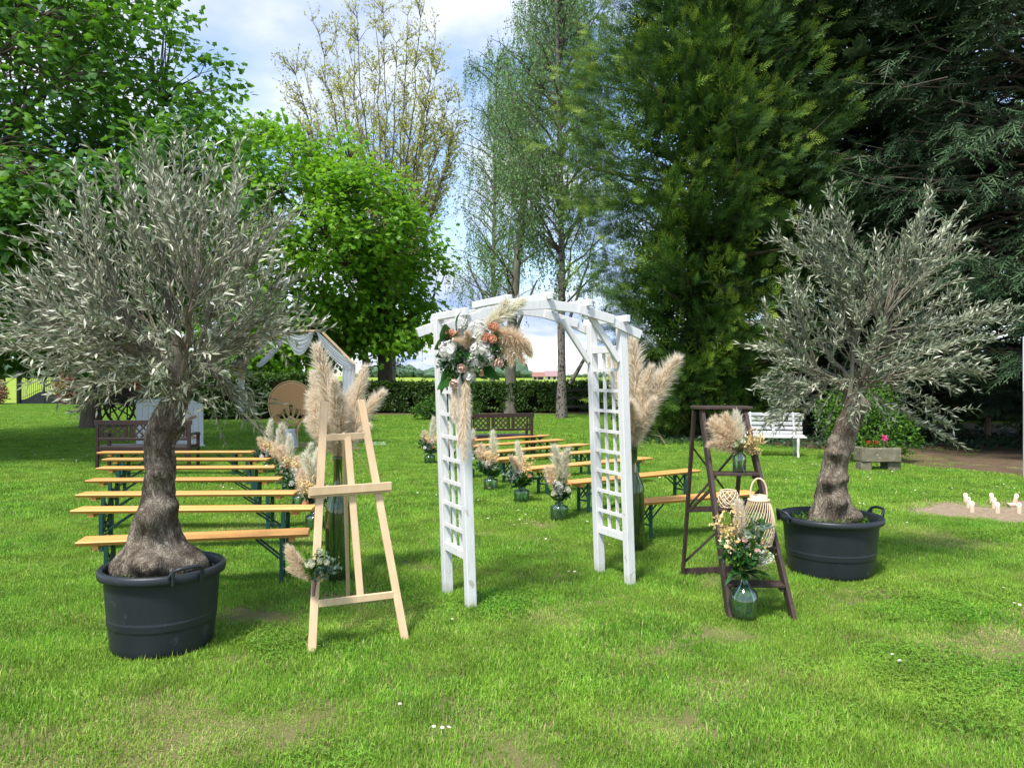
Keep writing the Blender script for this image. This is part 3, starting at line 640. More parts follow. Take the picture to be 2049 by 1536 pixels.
def cypress(base, label, H, rad, n_out, n_in):
    """boughs set over the crown: each an upturned flat fan of sprays, dark gaps left between"""
    base = np.asarray(base, float); t = thing('cypress_tree', base, label, 'tree'); mb = MB(); tube(mb, curve(base + [0, 0, -.05], base + [0, 0, H], 0, 8, .01), np.linspace(.4, .05, 8), 10); mb.build('trunk', M_BARK, t, smooth=True)
    br = MB(); PO, DI, NO, SZ, VV = [], [], [], [], []; tocam = math.atan2(-base[1], -base[0]); up0 = np.array([0, 0, 1.0])
    for k in range(n_out + n_in):
        f = rng.random() ** .95; z = .35 + (H - .35) * f; pr = np.interp(z, [.3, 3.7, 5, 8.5, 12, 17.5], [.62, .72, .90, 1.0, .78, .2]); az = tocam + (rng.uniform(-1.75, 1.75) if rng.random() < .9 else rng.uniform(0, 6.28)); inner = k >= n_out
        lob = 1 + .22 * mnoise.noise(Vector((math.cos(az) * 2.4, math.sin(az) * 2.4, z * .6))); r = rad * pr * lob * (rng.uniform(.35, .66) if inner else rng.uniform(.74, 1.10))
        h = np.array([math.cos(az), math.sin(az), 0]); up = rng.uniform(.0, .55); d = unit(h + up0 * up + rng.normal(0, .15, 3)); tip = base + h * r + up0 * z; L = rng.uniform(1.1, 2.1); R0 = rng.uniform(.26, .42) * L * .75
        if k % 6 == 0: tube(br, np.array([base + h * .2 + [0, 0, max(.2, z - r * .3)], tip - d * L + [0, 0, -.15], tip - d * .5]), [.05, .03, .008], 4, cap=False)
        sdv = unit(np.cross(d, up0)); uv = np.cross(sdv, d)
        m = 16 if inner else 36; u = rng.random(m) ** .75; an = rng.random(m) * 6.283; rr = R0 * np.sin(np.minimum(u * 1.9 + .12, 1.57)) * (1 - .45 * u ** 3)
        rad_ = sdv * np.cos(an)[:, None] * 1.25 + uv * (np.sin(an) * .75)[:, None]; q = tip - d * (u * L)[:, None] + rad_ * rr[:, None] * .8; q[:, 2] -= .12 * u * L
        dd = unit(d * .9 + rad_ * (.35 + .5 * u)[:, None] + rng.normal(0, .2, (m, 3))); nn = unit(rad_ + up0 * .5 + rng.normal(0, .3, (m, 3)))
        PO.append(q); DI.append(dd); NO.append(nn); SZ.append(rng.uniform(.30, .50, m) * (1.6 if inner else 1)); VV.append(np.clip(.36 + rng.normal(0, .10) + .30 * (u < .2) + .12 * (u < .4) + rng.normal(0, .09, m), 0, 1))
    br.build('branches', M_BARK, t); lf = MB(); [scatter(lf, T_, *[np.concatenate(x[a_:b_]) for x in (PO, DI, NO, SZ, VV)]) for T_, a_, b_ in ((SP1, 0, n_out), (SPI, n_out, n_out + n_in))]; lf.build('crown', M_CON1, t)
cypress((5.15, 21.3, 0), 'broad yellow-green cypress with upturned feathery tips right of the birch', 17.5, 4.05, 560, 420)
conifer('conifer_tree', (12.3, 17.6, 0), 'tall dark blue-green conifer with hanging sprays at the right edge', 15, 5.1, 270, 50, SP2, .62, M_CON2, droop=.05, hang=.28, low=1.6, front=.8, spread=.6,
        profile=lambda f: (1 - .4 * f) * (.75 + .25 * min(1, f * 3)), vmean=.5, trunk=.2)
conifer('conifer_tree', (8.3, 22.6, 0), 'dark conifer standing back between the yellow-green cypress and the hanging one', 18, 3.9, 230, 30, SP3, .85, M_CON2, droop=.1, hang=.16, low=.8, front=.85, spread=.7,
        profile=lambda f: (1 - .45 * f), vmean=.42)
conifer('conifer_tree', (14.6, 21.5, 0), 'deep shaded conifer closing the far right behind the bare soil', 18, 4.6, 240, 30, SP3, 1.0, M_CON2, droop=.1, hang=.2, low=.6, front=.85, spread=.7,
        profile=lambda f: (1 - .35 * f), vmean=.36)
conifer('conifer_tree', (11.2, 25.5, 0), 'shadowy conifer row member seen low behind the stone trough', 15, 4.6, 230, 28, SP3, 1.05, M_CON2, droop=.1, hang=.1, low=.3, front=.85, spread=.8, profile=lambda f: (1 - .4 * f), vmean=.34)

# ------------------------------------------------------------------ hedge and shrubs
def leaf_mass(name, loc, label, cat, blobs, n, size, mat, stems=True, T=OVATE, vm=.5, group=None, shell=.55, core=0.0):
    """shrub: stems and a leafy crown made of several uneven lobes (centre, radii)"""
    t = thing(name, loc, label, cat, group); loc = np.asarray(loc, float); lf = MB(); st = MB()
    tot = sum(np.prod(b[1]) ** (2 / 3) for b in blobs)
    for c, r in blobs:
        k = int(n * np.prod(r) ** (2 / 3) / tot); p, d = blob_points(k, loc + c, r, shell); p += rng.normal(0, .06 * max(r), p.shape); ok = p[:, 2] > .02; p, d = p[ok], d[ok]; k = len(p)
        scatter(lf, T, p, unit(d + rng.normal(0, .7, (k, 3)) + [0, 0, .2]), unit(d + [0, 0, .7] + rng.normal(0, .4, (k, 3))), rng.uniform(.6, 1.2, k) * size, np.clip(rng.normal(vm, .2, k), 0, 1))
        for _ in range(5): tube(st, curve(loc + rng.normal(0, .06, 3) * [1, 1, 0], loc + c + rng.normal(0, .4, 3) * np.asarray(r), .03, 5, .1), np.linspace(.02, .006, 5), 4, cap=False)
    st.build('stems', M_TWIG, t); lf.build('foliage', mat, t); return t
def hedge(name, p0, p1, hgt, thick, n, label, size=.12):
    p0 = np.asarray(p0, float); p1 = np.asarray(p1, float); t = thing(name, (p0 + p1) / 2, label, 'hedge'); L = np.linalg.norm(p1 - p0); u = unit(p1 - p0); w = np.array([-u[1], u[0], 0])
    k = n; s = rng.random(k); side = rng.random(k); dep = np.where(side < .62, -thick / 2 + np.abs(rng.normal(0, .11, k)), rng.uniform(-thick / 2, thick / 2, k))
    bump_ = .09 * np.array([mnoise.noise(Vector((a * L * .8, 3.1, 0))) for a in s]); z = np.where(side < .62, rng.uniform(.05, 1, k) ** .8 * hgt, hgt - np.abs(rng.normal(0, .06, k))) + bump_ * (rng.random(k) < .7)
    p = p0 + u * (s * L)[:, None] + w * dep[:, None]; p[:, 2] = np.maximum(z + rng.normal(0, .03, k), .03)
    hole = np.array([mnoise.noise(Vector(q * 1.6)) for q in p]); ok = (hole > -.25) | (side > .8); p = p[ok]; k = len(p)
    nn = np.where((p[:, 2] > hgt - .1)[:, None], np.array([[0, 0, 1.0]]), -w[None] + [0, 0, .5]) + rng.normal(0, .45, (k, 3))
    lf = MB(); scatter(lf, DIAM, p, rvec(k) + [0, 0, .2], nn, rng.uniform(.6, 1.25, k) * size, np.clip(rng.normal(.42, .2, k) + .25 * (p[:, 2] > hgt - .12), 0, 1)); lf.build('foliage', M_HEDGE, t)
    st = MB()
    for i in range(int(L * 5)):
        q = p0 + u * rng.uniform(0, L) + w * rng.uniform(-.2, .3) * thick; tube(st, curve(q, q + [rng.normal(0, .2), rng.normal(0, .1), hgt * .95], 0, 4, .1), .02, 4, cap=False)
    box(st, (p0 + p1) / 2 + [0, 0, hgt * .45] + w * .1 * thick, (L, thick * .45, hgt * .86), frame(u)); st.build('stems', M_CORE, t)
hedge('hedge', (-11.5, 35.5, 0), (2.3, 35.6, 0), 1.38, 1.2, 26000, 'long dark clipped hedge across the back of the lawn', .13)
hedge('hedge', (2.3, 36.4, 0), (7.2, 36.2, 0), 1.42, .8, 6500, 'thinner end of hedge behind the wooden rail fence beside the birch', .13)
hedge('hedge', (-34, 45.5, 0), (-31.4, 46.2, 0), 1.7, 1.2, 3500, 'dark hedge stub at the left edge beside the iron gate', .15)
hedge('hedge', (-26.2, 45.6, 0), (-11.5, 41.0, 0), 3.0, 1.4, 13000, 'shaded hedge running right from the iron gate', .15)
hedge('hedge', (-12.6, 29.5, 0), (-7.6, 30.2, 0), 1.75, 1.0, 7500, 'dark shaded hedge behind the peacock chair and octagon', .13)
hedge('hedge', (8.5, 29.5, 0), (26, 27.5, 0), 2.9, 1.6, 15000, 'dark overgrown hedge behind the conifers at the right', .17)
def rail_fence():
    a = np.array([2.0, 34.2, 0]); b = np.array([7.0, 34.0, 0]); t = thing('rail_fence', (a + b) / 2, 'dark wooden post and rail fence beside the birch trunk', 'fence'); u = b - a
    for k in range(4): mb = MB(); box(mb, a + u * k / 3 + [0, 0, .6], (.12, .12, 1.25)); mb.build('post', M_DARKW0, t, bevel=.01)
    for z in (.35, .72, 1.08): mb = MB(); beam(mb, a + [0, -.09, z], b + [0, -.09, z], .04, .11); mb.build('rail', M_DARKW0, t)
M_DARKW0 = pmat('dark_timber', (.03, .025, .02), (.055, .045, .035), scale=6, stretch=(.3, 1, 1), rough=.8)
rail_fence()
leaf_mass('shrub', (-2.55, 29.5, 0), 'low loose green shrub in front of the hedge seen through the arch', 'shrub', [((0, 0, .45), (.95, .7, .5)), ((.6, 0, .35), (.7, .6, .42)), ((-.7, .1, .3), (.6, .6, .38))], 2600, .13, M_SHRUB, vm=.3)
leaf_mass('shrub', (-5.7, 28.6, 0), 'small dark round shrub at the foot of the stout maple trunk', 'shrub', [((0, 0, .35), (.6, .55, .42))], 1300, .11, M_HEDGE, vm=.4)
leaf_mass('shrub', (4.5, 22.2, 0), 'dark leafy shrub mass at the left foot of the cypress', 'shrub', [((0, 0, .8), (1.1, .8, .9)), ((-.9, .4, 1.1), (.8, .7, 1.0)), ((1.2, -.3, .55), (1.1, .7, .65)), ((2.3, -.2, .5), (.9, .7, .55)), ((.5, -.9, .75), (.8, .5, .8)), ((.1, .3, 1.5), (.6, .6, .5))], 9500, .13, M_HEDGE, vm=.5)
leaf_mass('shrub', (4.35, 20.9, 0), 'small golden-green bush by the pale statue', 'shrub', [((0, 0, .55), (.42, .4, .55)), ((.1, 0, .95), (.28, .28, .35))], 1900, .075, M_YSHRUB)
leaf_mass('boxwood', (6.95, 15.1, 0), 'bright yellow-green rounded bush behind the stone trough', 'shrub', [((0, 0, .72), (.75, .6, .7)), ((.45, 0, .55), (.6, .5, .52)), ((-.45, .1, .9), (.5, .5, .6)), ((.1, .1, 1.25), (.5, .45, .4))], 6000, .075, M_SHRUB, vm=.55)
leaf_mass('photinia', (-31.0, 45.3, 0), 'reddish leaved shrub left of the iron gate', 'shrub', [((0, 0, 1.0), (.95, .8, 1.0)), ((.5, 0, .6), (.7, .6, .6)), ((-.5, 0, 1.4), (.6, .6, .6))], 2600, .17, M_RSHRUB, vm=.62)
leaf_mass('photinia', (-25.9, 45.0, 0), 'reddish leaved shrub right of the iron gate', 'shrub', [((0, 0, 1.0), (.8, .8, 1.1)), ((.5, 0, 1.3), (.7, .6, .7))], 2200, .17, M_RSHRUB, vm=.55)
# ivy carpet under the conifers
mb = MB(); k = 9000; P_ = np.stack([rng.uniform(3.2, 17, k), rng.uniform(17.2, 24, k), rng.uniform(.02, .16, k)], 1); P_ = P_[(P_[:, 1] > 18.1 - .13 * (P_[:, 0] - 5) + np.array([.6 * mnoise.noise(Vector((p[0] * .9, 0, 2))) for p in P_]))]
k = len(P_); scatter(mb, DIAM, P_, rvec(k) * [1, 1, .3], rng.normal(0, .3, (k, 3)) + [0, -.3, 1], rng.uniform(.08, .15, k), rng.random(k)); tag(mb.build('ivy', M_IVY, org=(8, 20, 0)), 'dark ivy ground cover under the conifers', 'ivy', None, 'stuff')

# ------------------------------------------------------------------ far background
M_FAR = pmat('far_wood', (.075, .13, .085), (.11, .17, .11), scale=.12, rough=1, coord='World', spec=0)
def treeline(name, x0, x1, Y, h, seed, label):
    mb = MB(); n = 90; T_ = []
    for i in range(n):
        x = x0 + (x1 - x0) * (i + rng.random()) / n; hh = h * (.55 + .45 * abs(mnoise.noise(Vector((i * .13, seed, 0)))) * 2) * rng.uniform(.8, 1.1); ed = min(1, 4 * min(i, n - 1 - i) / n + .25)
        th = np.linspace(0, math.pi, 7)[:, None]; ph = np.linspace(0, 6.283, 9)[None, :-1]; r = hh * .55
        P = np.stack([x + r * np.sin(th) * np.cos(ph), Y + rng.uniform(-10, 10) + r * np.sin(th) * np.sin(ph), hh * ed * .5 * (1 + np.cos(th)) + 0 * ph], -1); P += rng.normal(0, hh * .05, P.shape); grid(mb, P, closed=True)
    tag(mb.build(name, M_FAR, smooth=False, org=((x0 + x1) / 2, Y, 0)), label, 'woodland', None, 'stuff')
treeline('woodland', -190, -40, 900, 15, 2, 'far bluish wood on the horizon left of the trunks')
treeline('woodland', -70, 22, 640, 14, 5, 'small distant wooded rise behind the hedge')
treeline('woodland', 60, 480, 980, 13, 8, 'faint far tree line on the right horizon')
treeline('woodland', -760, -240, 700, 30, 4, 'distant tree belt across the field behind the gate')
M_ROOFR = pmat('far_red_roof', (.30, .15, .12), (.26, .13, .11), scale=.5, coord='World', rough=.9); M_ROOFP = pmat('far_pink_roof', (.33, .21, .21), (.29, .18, .18), scale=.5, coord='World', rough=.9); M_WALLF = pmat('far_wall', (.62, .57, .52), (.5, .46, .42), scale=.5, coord='World')  # roof reds dulled and greyed: distance haze put into the colour
def far_house(px, Y, w, hw, hr, roof, label):
    x = (px - CX) / FPX * Y; t = thing('house', (x, Y, 0), label, 'house'); mb = MB(); box(mb, (x, Y, hw / 2), (w, 8, hw)); mb.build('wall', M_WALLF, t)
    mb = MB(); V = np.array([[-w / 2 - .4, -4.6, hw], [w / 2 + .4, -4.6, hw], [w / 2 + .4, 4.6, hw], [-w / 2 - .4, 4.6, hw], [-w / 2 - .4, 0, hw + hr], [w / 2 + .4, 0, hw + hr]]) + [x, Y, 0]
    mb.add(V, [[0, 1, 5, 4], [2, 3, 4, 5], [3, 2, 1, 0]]); mb.add(V, [[0, 4, 3], [1, 2, 5]]); r = mb.build('roof', roof, t); mb = MB(); box(mb, (x + w * .2, Y, hw + hr), (.8, .8, 1.8)); mb.build('chimney', M_WALLF, r)
    for k in (-.3, .05, .3): mb = MB(); box(mb, (x + k * w, Y - 4.02, hw * .55), (1.1, .08, 1.3)); mb.build('window', M_DARKW0, t)
far_house(1077, 330, 4.6, 1.4, 2.0, M_ROOFR, 'distant house with an orange-red roof beyond the hedge'); far_house(1107, 350, 7, 1.5, 2.5, M_ROOFP, 'distant long house with a pink roof left of the birch trunk')
M_STEEL = pmat('galvanised_steel', (.32, .36, .42), (.28, .32, .38), rough=.6)
def pylon(px, Y, label):
    x = (px - CX) / FPX * Y; t = thing('pylon', (x, Y, 0), label, 'pylon', None); mb = MB(); H = 26
    for sx in (-1, 1):
        for sy in (-1, 1): beam(mb, (x + sx * 2.2, Y + sy * 2.2, 0), (x + sx * .3, Y + sy * .3, H), .35, .35, (1, 0, 0))
    for k in range(8):
        z0, z1 = H * k / 8, H * (k + 1) / 8; r0, r1 = 2.2 - 1.9 * k / 8, 2.2 - 1.9 * (k + 1) / 8
        for s in (-1, 1): beam(mb, (x - r0, Y + s * r0, z0), (x + r1, Y + s * r1, z1), .2, .2, (0, 1, 0)); beam(mb, (x + r0, Y + s * r0, z0), (x - r1, Y + s * r1, z1), .2, .2, (0, 1, 0))
    mb.build('mast', M_STEEL, t)
    for z, w in ((H * .72, 5), (H * .86, 3.6)): mb = MB(); beam(mb, (x - w, Y, z), (x + w, Y, z), .4, .5); mb.build('crossarm', M_STEEL, t)
pylon(1045, 900, 'left of two distant power pylons on the horizon'); pylon(1055, 900, 'right of two distant power pylons on the horizon')
# ------------------------------------------------------------------ object materials
M_POT = pmat('black_plastic', (.014, .019, .024), (.024, .030, .037), scale=3, stretch=(1, 1, .5), rough=.42, bump=.08, bscale=60, spec=.4, spots=((.045, .052, .06), 9, .66))
M_POTSOIL = pmat('pot_soil', (.10, .07, .045), (.05, .035, .025), scale=30, rough=.95, bump=.8, bscale=60)
M_OBARK0 = pmat('olive_bark', (.06, .048, .036), (.34, .28, .21), scale=48, stretch=(1, 1, .33), rough=.95, bump=1.0, bscale=60, spec=.15, lo=.38, hi=.74, bstretch=(1, 1, .35))
M_PINE = pmat('raw_pine', (.63, .44, .26), (.71, .53, .33), scale=5, stretch=(6, 6, .5), rough=.6, spec=.3, attr=.06, spots=((.46, .27, .13), 10, .72), objrand=.06)
M_BENCH = pmat('varnished_pine', (.68, .30, .082), (.75, .40, .135), scale=3, stretch=(.5, 9, 9), rough=.45, spec=.25, spots=((.40, .14, .04), 14, .70), attr=.08, objrand=.14)
M_GREEN = pmat('green_painted_steel', (.006, .045, .040), (.01, .06, .05), scale=8, rough=.4, spec=.5)
M_WHITE = pmat('white_paint', (.72, .73, .73), (.62, .62, .61), scale=4, stretch=(4, 4, .8), rough=.5, spec=.3, bump=.06, bscale=30, spots=((.48, .46, .42), 11, .68))
M_DARKWOOD = pmat('dark_stained_wood', (.040, .024, .020), (.075, .050, .043), scale=6, stretch=(4, 4, .6), rough=.6, spec=.35, bump=.15, bscale=30, spots=((.16, .12, .10), 26, .72))
M_MAHOG = pmat('mahogany', (.022, .011, .010), (.036, .017, .015), scale=5, stretch=(.6, 5, 5), rough=.38, spec=.5)
M_BGLASS = glassmat('green_bottle_glass', (.50, .66, .34), dens=.07)
M_JGLASS = glassmat('green_jar_glass', (.66, .84, .70), dens=.05)
M_TGLASS = glassmat('pale_teal_glass', (.88, .96, .95), dens=.02)
M_BAMBOO = pmat('bamboo', (.66, .49, .31), (.75, .60, .41), scale=9, rough=.5)
M_RATTAN = pmat('rattan', (.60, .35, .16), (.74, .49, .27), scale=20, rough=.5)
M_WICKER = None
M_CLOTH = leafmat('sheer_white_cloth', [(0, (.80, .81, .88)), (1, (.92, .92, .95))], .4, .8, .1)
M_STONE = pmat('mossy_stone', (.23, .20, .15), (.13, .125, .065), scale=6, rough=.95, bump=.6, bscale=20, spots=((.34, .31, .25), 12, .62))
M_PLUME = leafmat('pampas_plume', [(0, (.82, .64, .44)), (.4, (.93, .79, .60)), (.75, (.97, .89, .75)), (1, (.98, .94, .86))], .55, .8, .1)
M_REED = leafmat('reed_plume', [(0, (.60, .45, .28)), (.5, (.80, .65, .46)), (1, (.91, .80, .63))], .5, .8, .1)
M_IVORY = leafmat('ivory_plume', [(0, (.76, .69, .46)), (.5, (.88, .84, .66)), (1, (.95, .93, .85))], .45, .8, .1)
M_STRAW = pmat('dry_stem', (.48, .40, .22), (.36, .28, .14), scale=20, rough=.8)
M_GSTEM = pmat('green_stem', (.07, .14, .03), (.10, .17, .05), scale=20, rough=.7)
M_PETW = leafmat('white_petal', [(0, (.86, .82, .72)), (1, (.95, .94, .91))], .4, .6, .2)
M_PETC = leafmat('cream_petal', [(0, (.62, .66, .36)), (1, (.84, .84, .68))], .25, .6, .2)
M_PETP = leafmat('peach_petal', [(0, (.80, .30, .15)), (1, (.90, .55, .38))], .25, .6, .2)
M_PETB = leafmat('blush_petal', [(0, (.75, .42, .32)), (1, (.88, .68, .58))], .25, .6, .2)
M_YEL = leafmat('amber_blossom', [(0, (.76, .50, .18)), (1, (.92, .76, .44))], .25, .6, .2)
M_DLEAF = leafmat('glossy_leaf', [(0, (.015, .065, .016)), (.6, (.035, .12, .024)), (1, (.08, .19, .045))], .2, .3, .5)
M_EUCA = leafmat('eucalyptus_leaf', [(0, (.06, .10, .07)), (1, (.20, .27, .20))], .15, .5, .3)
M_REDFL = leafmat('geranium_petal', [(0, (.5, .01, .015)), (1, (.75, .03, .03))], .2, .6, .2)
M_PINKFL = leafmat('pink_petal', [(0, (.75, .03, .25)), (1, (.9, .12, .40))], .2, .6, .2)
M_IRON = pmat('black_iron', (.010, .012, .016), (.018, .02, .026), rough=.45, spec=.5)
M_PIN = pmat('pale_pin_wood', (.68, .49, .36), (.76, .58, .44), scale=10, stretch=(4, 4, .6), rough=.6)
M_INK = pmat('burnt_mark', (.06, .03, .02), (.08, .04, .03), rough=.8)
M_COPPER = pmat('copper_trim', (.62, .32, .16), (.55, .28, .14), rough=.4, spec=.5)
M_RUG = pmat('jute_rug', (.55, .36, .22), (.66, .48, .32), scale=26, rough=.95, bump=.4, bscale=90)
M_CARPET = pmat('blue_white_rug', (.52, .58, .62), (.70, .73, .74), scale=14, rough=.95)
M_CORK = pmat('cork', (.36, .26, .15), (.24, .16, .09), scale=30, rough=.9)
M_WRAP = pmat('mauve_ribbon', (.11, .055, .06), (.15, .08, .085), scale=20, rough=.6)

def bark_plates(name, crack, mid, pale):
    """furrowed bark: raised pale plates between dark cracks"""
    m, nt, out = mk(name); b = nt.nodes.new('ShaderNodeBsdfPrincipled'); nt.links.new(b.outputs[0], out.inputs[0]); setin(b, 'Roughness', .95); setin(b, 'Specular IOR Level', .12)
    tc = nt.nodes.new('ShaderNodeTexCoord'); mp = nt.nodes.new('ShaderNodeMapping'); mp.inputs['Scale'].default_value = (1, 1, .2); nt.links.new(tc.outputs['Object'], mp.inputs[0])
    wz = nt.nodes.new('ShaderNodeTexNoise'); wz.inputs['Scale'].default_value = 14; nt.links.new(mp.outputs[0], wz.inputs['Vector']); mv = nt.nodes.new('ShaderNodeMix'); mv.data_type = 'VECTOR'; mv.inputs[0].default_value = .16; nt.links.new(mp.outputs[0], mv.inputs[4]); nt.links.new(wz.outputs['Color'], mv.inputs[5])
    vo = nt.nodes.new('ShaderNodeTexVoronoi'); vo.feature = 'DISTANCE_TO_EDGE'; vo.inputs['Scale'].default_value = 62; nt.links.new(mv.outputs[1], vo.inputs['Vector'])
    n2 = ntex(nt, 9, (1, 1, .6), detail=6, rough=.7); n3 = ntex(nt, 90, (1, 1, .5), detail=4)
    pl = mixc(nt, ramp(nt, n2, [(.42, (0, 0, 0)), (.62, (1, 1, 1))]), mid, pale); c = mixc(nt, ramp(nt, vo.outputs['Distance'], [(.0, (.25, .25, .25)), (.3, (1, 1, 1))]), crack, pl); c = mixc(nt, ramp(nt, n3, [(.55, (0, 0, 0)), (.8, (.5, .5, .5))]), c, pale)
    nt.links.new(c, b.inputs['Base Color']); bp = nt.nodes.new('ShaderNodeBump'); bp.inputs['Strength'].default_value = .55; bp.inputs['Distance'].default_value = .015; nt.links.new(vo.outputs['Distance'], bp.inputs['Height']); b2 = nt.nodes.new('ShaderNodeBump'); b2.inputs['Strength'].default_value = .6; b2.inputs['Distance'].default_value = .02; nt.links.new(n3, b2.inputs['Height']); nt.links.new(bp.outputs[0], b2.inputs['Normal']); nt.links.new(b2.outputs[0], b.inputs['Normal']); return m
M_OBARK = bark_plates('olive_bark_plates', (.04, .03, .022), (.105, .082, .06), (.42, .36, .28))
# ------------------------------------------------------------------ olive trees in tubs
def tub(loc, hang, label, sr=1.0, sz=1.0):
    loc = np.asarray(loc, float); t = thing('planter_tub', loc, label, 'planter', 'black tubs holding the olive trees')
    mb = MB()
    prof = [(.0, .012), (.30, .0), (.335, .012), (.345, .03), (.348, .06), (.360, .15), (.3615, .164), (.3655, .169), (.3662, .174), (.3700, .206), (.3705, .211), (.3685, .215), (.369, .225), (.376, .30), (.385, .40), (.388, .438), (.39, .445), (.425, .452), (.43, .465), (.43, .49), (.418, .503), (.398, .503), (.388, .492), (.378, .42), (.37, .38)]
    prof = [(a * sr, b * sz) for a, b in prof]; lathe(mb, prof, 64, loc); mb.build('body', M_POT, t, smooth=True)
    mb = MB(); V = []; r = np.linspace(0.02, .375 * sr, 7)[:, None]; th = np.linspace(0, 6.283, 33)[None, :-1]
    z = .40 + .02 * np.sin(5 * th + r * 9) + .012 * rng.normal(size=(7, 32)); P = np.stack([r * np.cos(th), r * np.sin(th), z + 0 * r], -1) + loc; grid(mb, P, closed=True); mb.build('soil', M_POTSOIL, t, smooth=True)
    for s in (0, math.pi):
        a = hang + s; o = np.array([math.cos(a), math.sin(a), 0]); w = np.array([-o[1], o[0], 0]); c = loc + o * .415 * sr + [0, 0, .49 * sz]
        mb = MB(); pts = [c - w * .10, c - w * .085 + o * .03 + [0, 0, .045], c - w * .05 + o * .05 + [0, 0, .06], c + w * .05 + o * .05 + [0, 0, .06], c + w * .085 + o * .03 + [0, 0, .045], c + w * .10]
        tube(mb, pts, .012, 6); tube(mb, [c - w * .085 + o * .03 + [0, 0, .045], c - w * .085 + o * .02 + [0, 0, -.04]], .011, 6); tube(mb, [c + w * .085 + o * .03 + [0, 0, .045], c + w * .085 + o * .02 + [0, 0, -.04]], .011, 6)
        mb.build('handle', M_POT, t, smooth=True)
    return t
LP = np.array([-2.205, 4.86, 0]); RP = np.array([2.755, 6.66, 0])
tub(LP, 2.35, 'black plastic tub holding the dense olive tree beside the pine easel', .87, 1.03)
tub(RP, .15, 'black plastic tub holding the sparser olive tree beside the dark stepladder')
def weeds(loc, n, label):
    mb = MB(); r = .31 * np.sqrt(rng.uniform(.45, 1, n)); a = rng.random(n) * 6.283; p = np.stack([r * np.cos(a), r * np.sin(a), rng.uniform(.42, .5, n)], 1) + loc
    scatter(mb, OVATE, p, rvec(n) + [0, 0, .3], rvec(n) + [0, 0, 1], rng.uniform(.012, .028, n), rng.random(n)); return tag(mb.build('weeds', M_SHRUB, org=loc), label, 'weeds', None, 'stuff')
weeds(LP, 160, 'sparse weeds sprouting round the dense olive trunk'); weeds(RP, 900, 'small green weeds covering the soil under the sparser olive')

def gnarled(rows, Y, t, burls, seed, n=72, amp=.10):
    """rows: (left px, right px, y px) down the photo's trunk -> round knobbly trunk at depth Y"""
    rows = rows[::-1] if rows[0][2] < rows[-1][2] else rows
    zz = [at(r[0], r[2], Y)[2] for r in rows]; xc = [(at(r[0], r[2], Y)[0] + at(r[1], r[2], Y)[0]) / 2 for r in rows]; rr = [(at(r[1], r[2], Y)[0] - at(r[0], r[2], Y)[0]) / 2 for r in rows]
    m = 150; z = np.linspace(zz[0], zz[-1], m); x = np.interp(z, zz, xc); r = np.interp(z, zz, rr)
    ker = np.ones(7) / 7; x = np.convolve(np.pad(x, 3, 'edge'), ker, 'valid'); r = np.convolve(np.pad(r, 3, 'edge'), ker, 'valid')
    P = np.zeros((m, n, 3))
    for i in range(m):
        for j in range(n):
            a = j * 2 * math.pi / n; tw = a + z[i] * 1.3; q = Vector((math.cos(tw) * 1.5 + seed, math.sin(tw) * 1.5, z[i] * 2.2)); f = 1 + amp * 1.3 * mnoise.noise(q) + .17 * mnoise.noise(q * 3.1 + Vector((0, 0, z[i] * 2))) - .085 * abs(math.sin(4.5 * tw + 2.5 * math.sin(z[i] * 5))) ** .6 + .05 + .06 * mnoise.noise(Vector((q.x * 7, q.y * 7, q.z * 4)))
            p = np.array([x[i] + r[i] * f * math.cos(a), Y + r[i] * f * .92 * math.sin(a), z[i]])
            for (bx, by, bz, br, bh) in burls:
                dd = (p[0] - bx) ** 2 + (p[1] - by) ** 2 + (p[2] - bz) ** 2; g = math.exp(-dd / (br * br)); p = p + np.array([math.cos(a), math.sin(a), .15]) * g * bh * 1.7
            P[i, j] = p
    mb = MB(); grid(mb, P, closed=True); mb.add(np.vstack([P[-1], P[-1].mean(0) + [0, 0, .02]]), [[k, (k + 1) % n, n] for k in range(n)])
    mb.build('trunk', M_OBARK, t, smooth=True); return P[-1].mean(0)
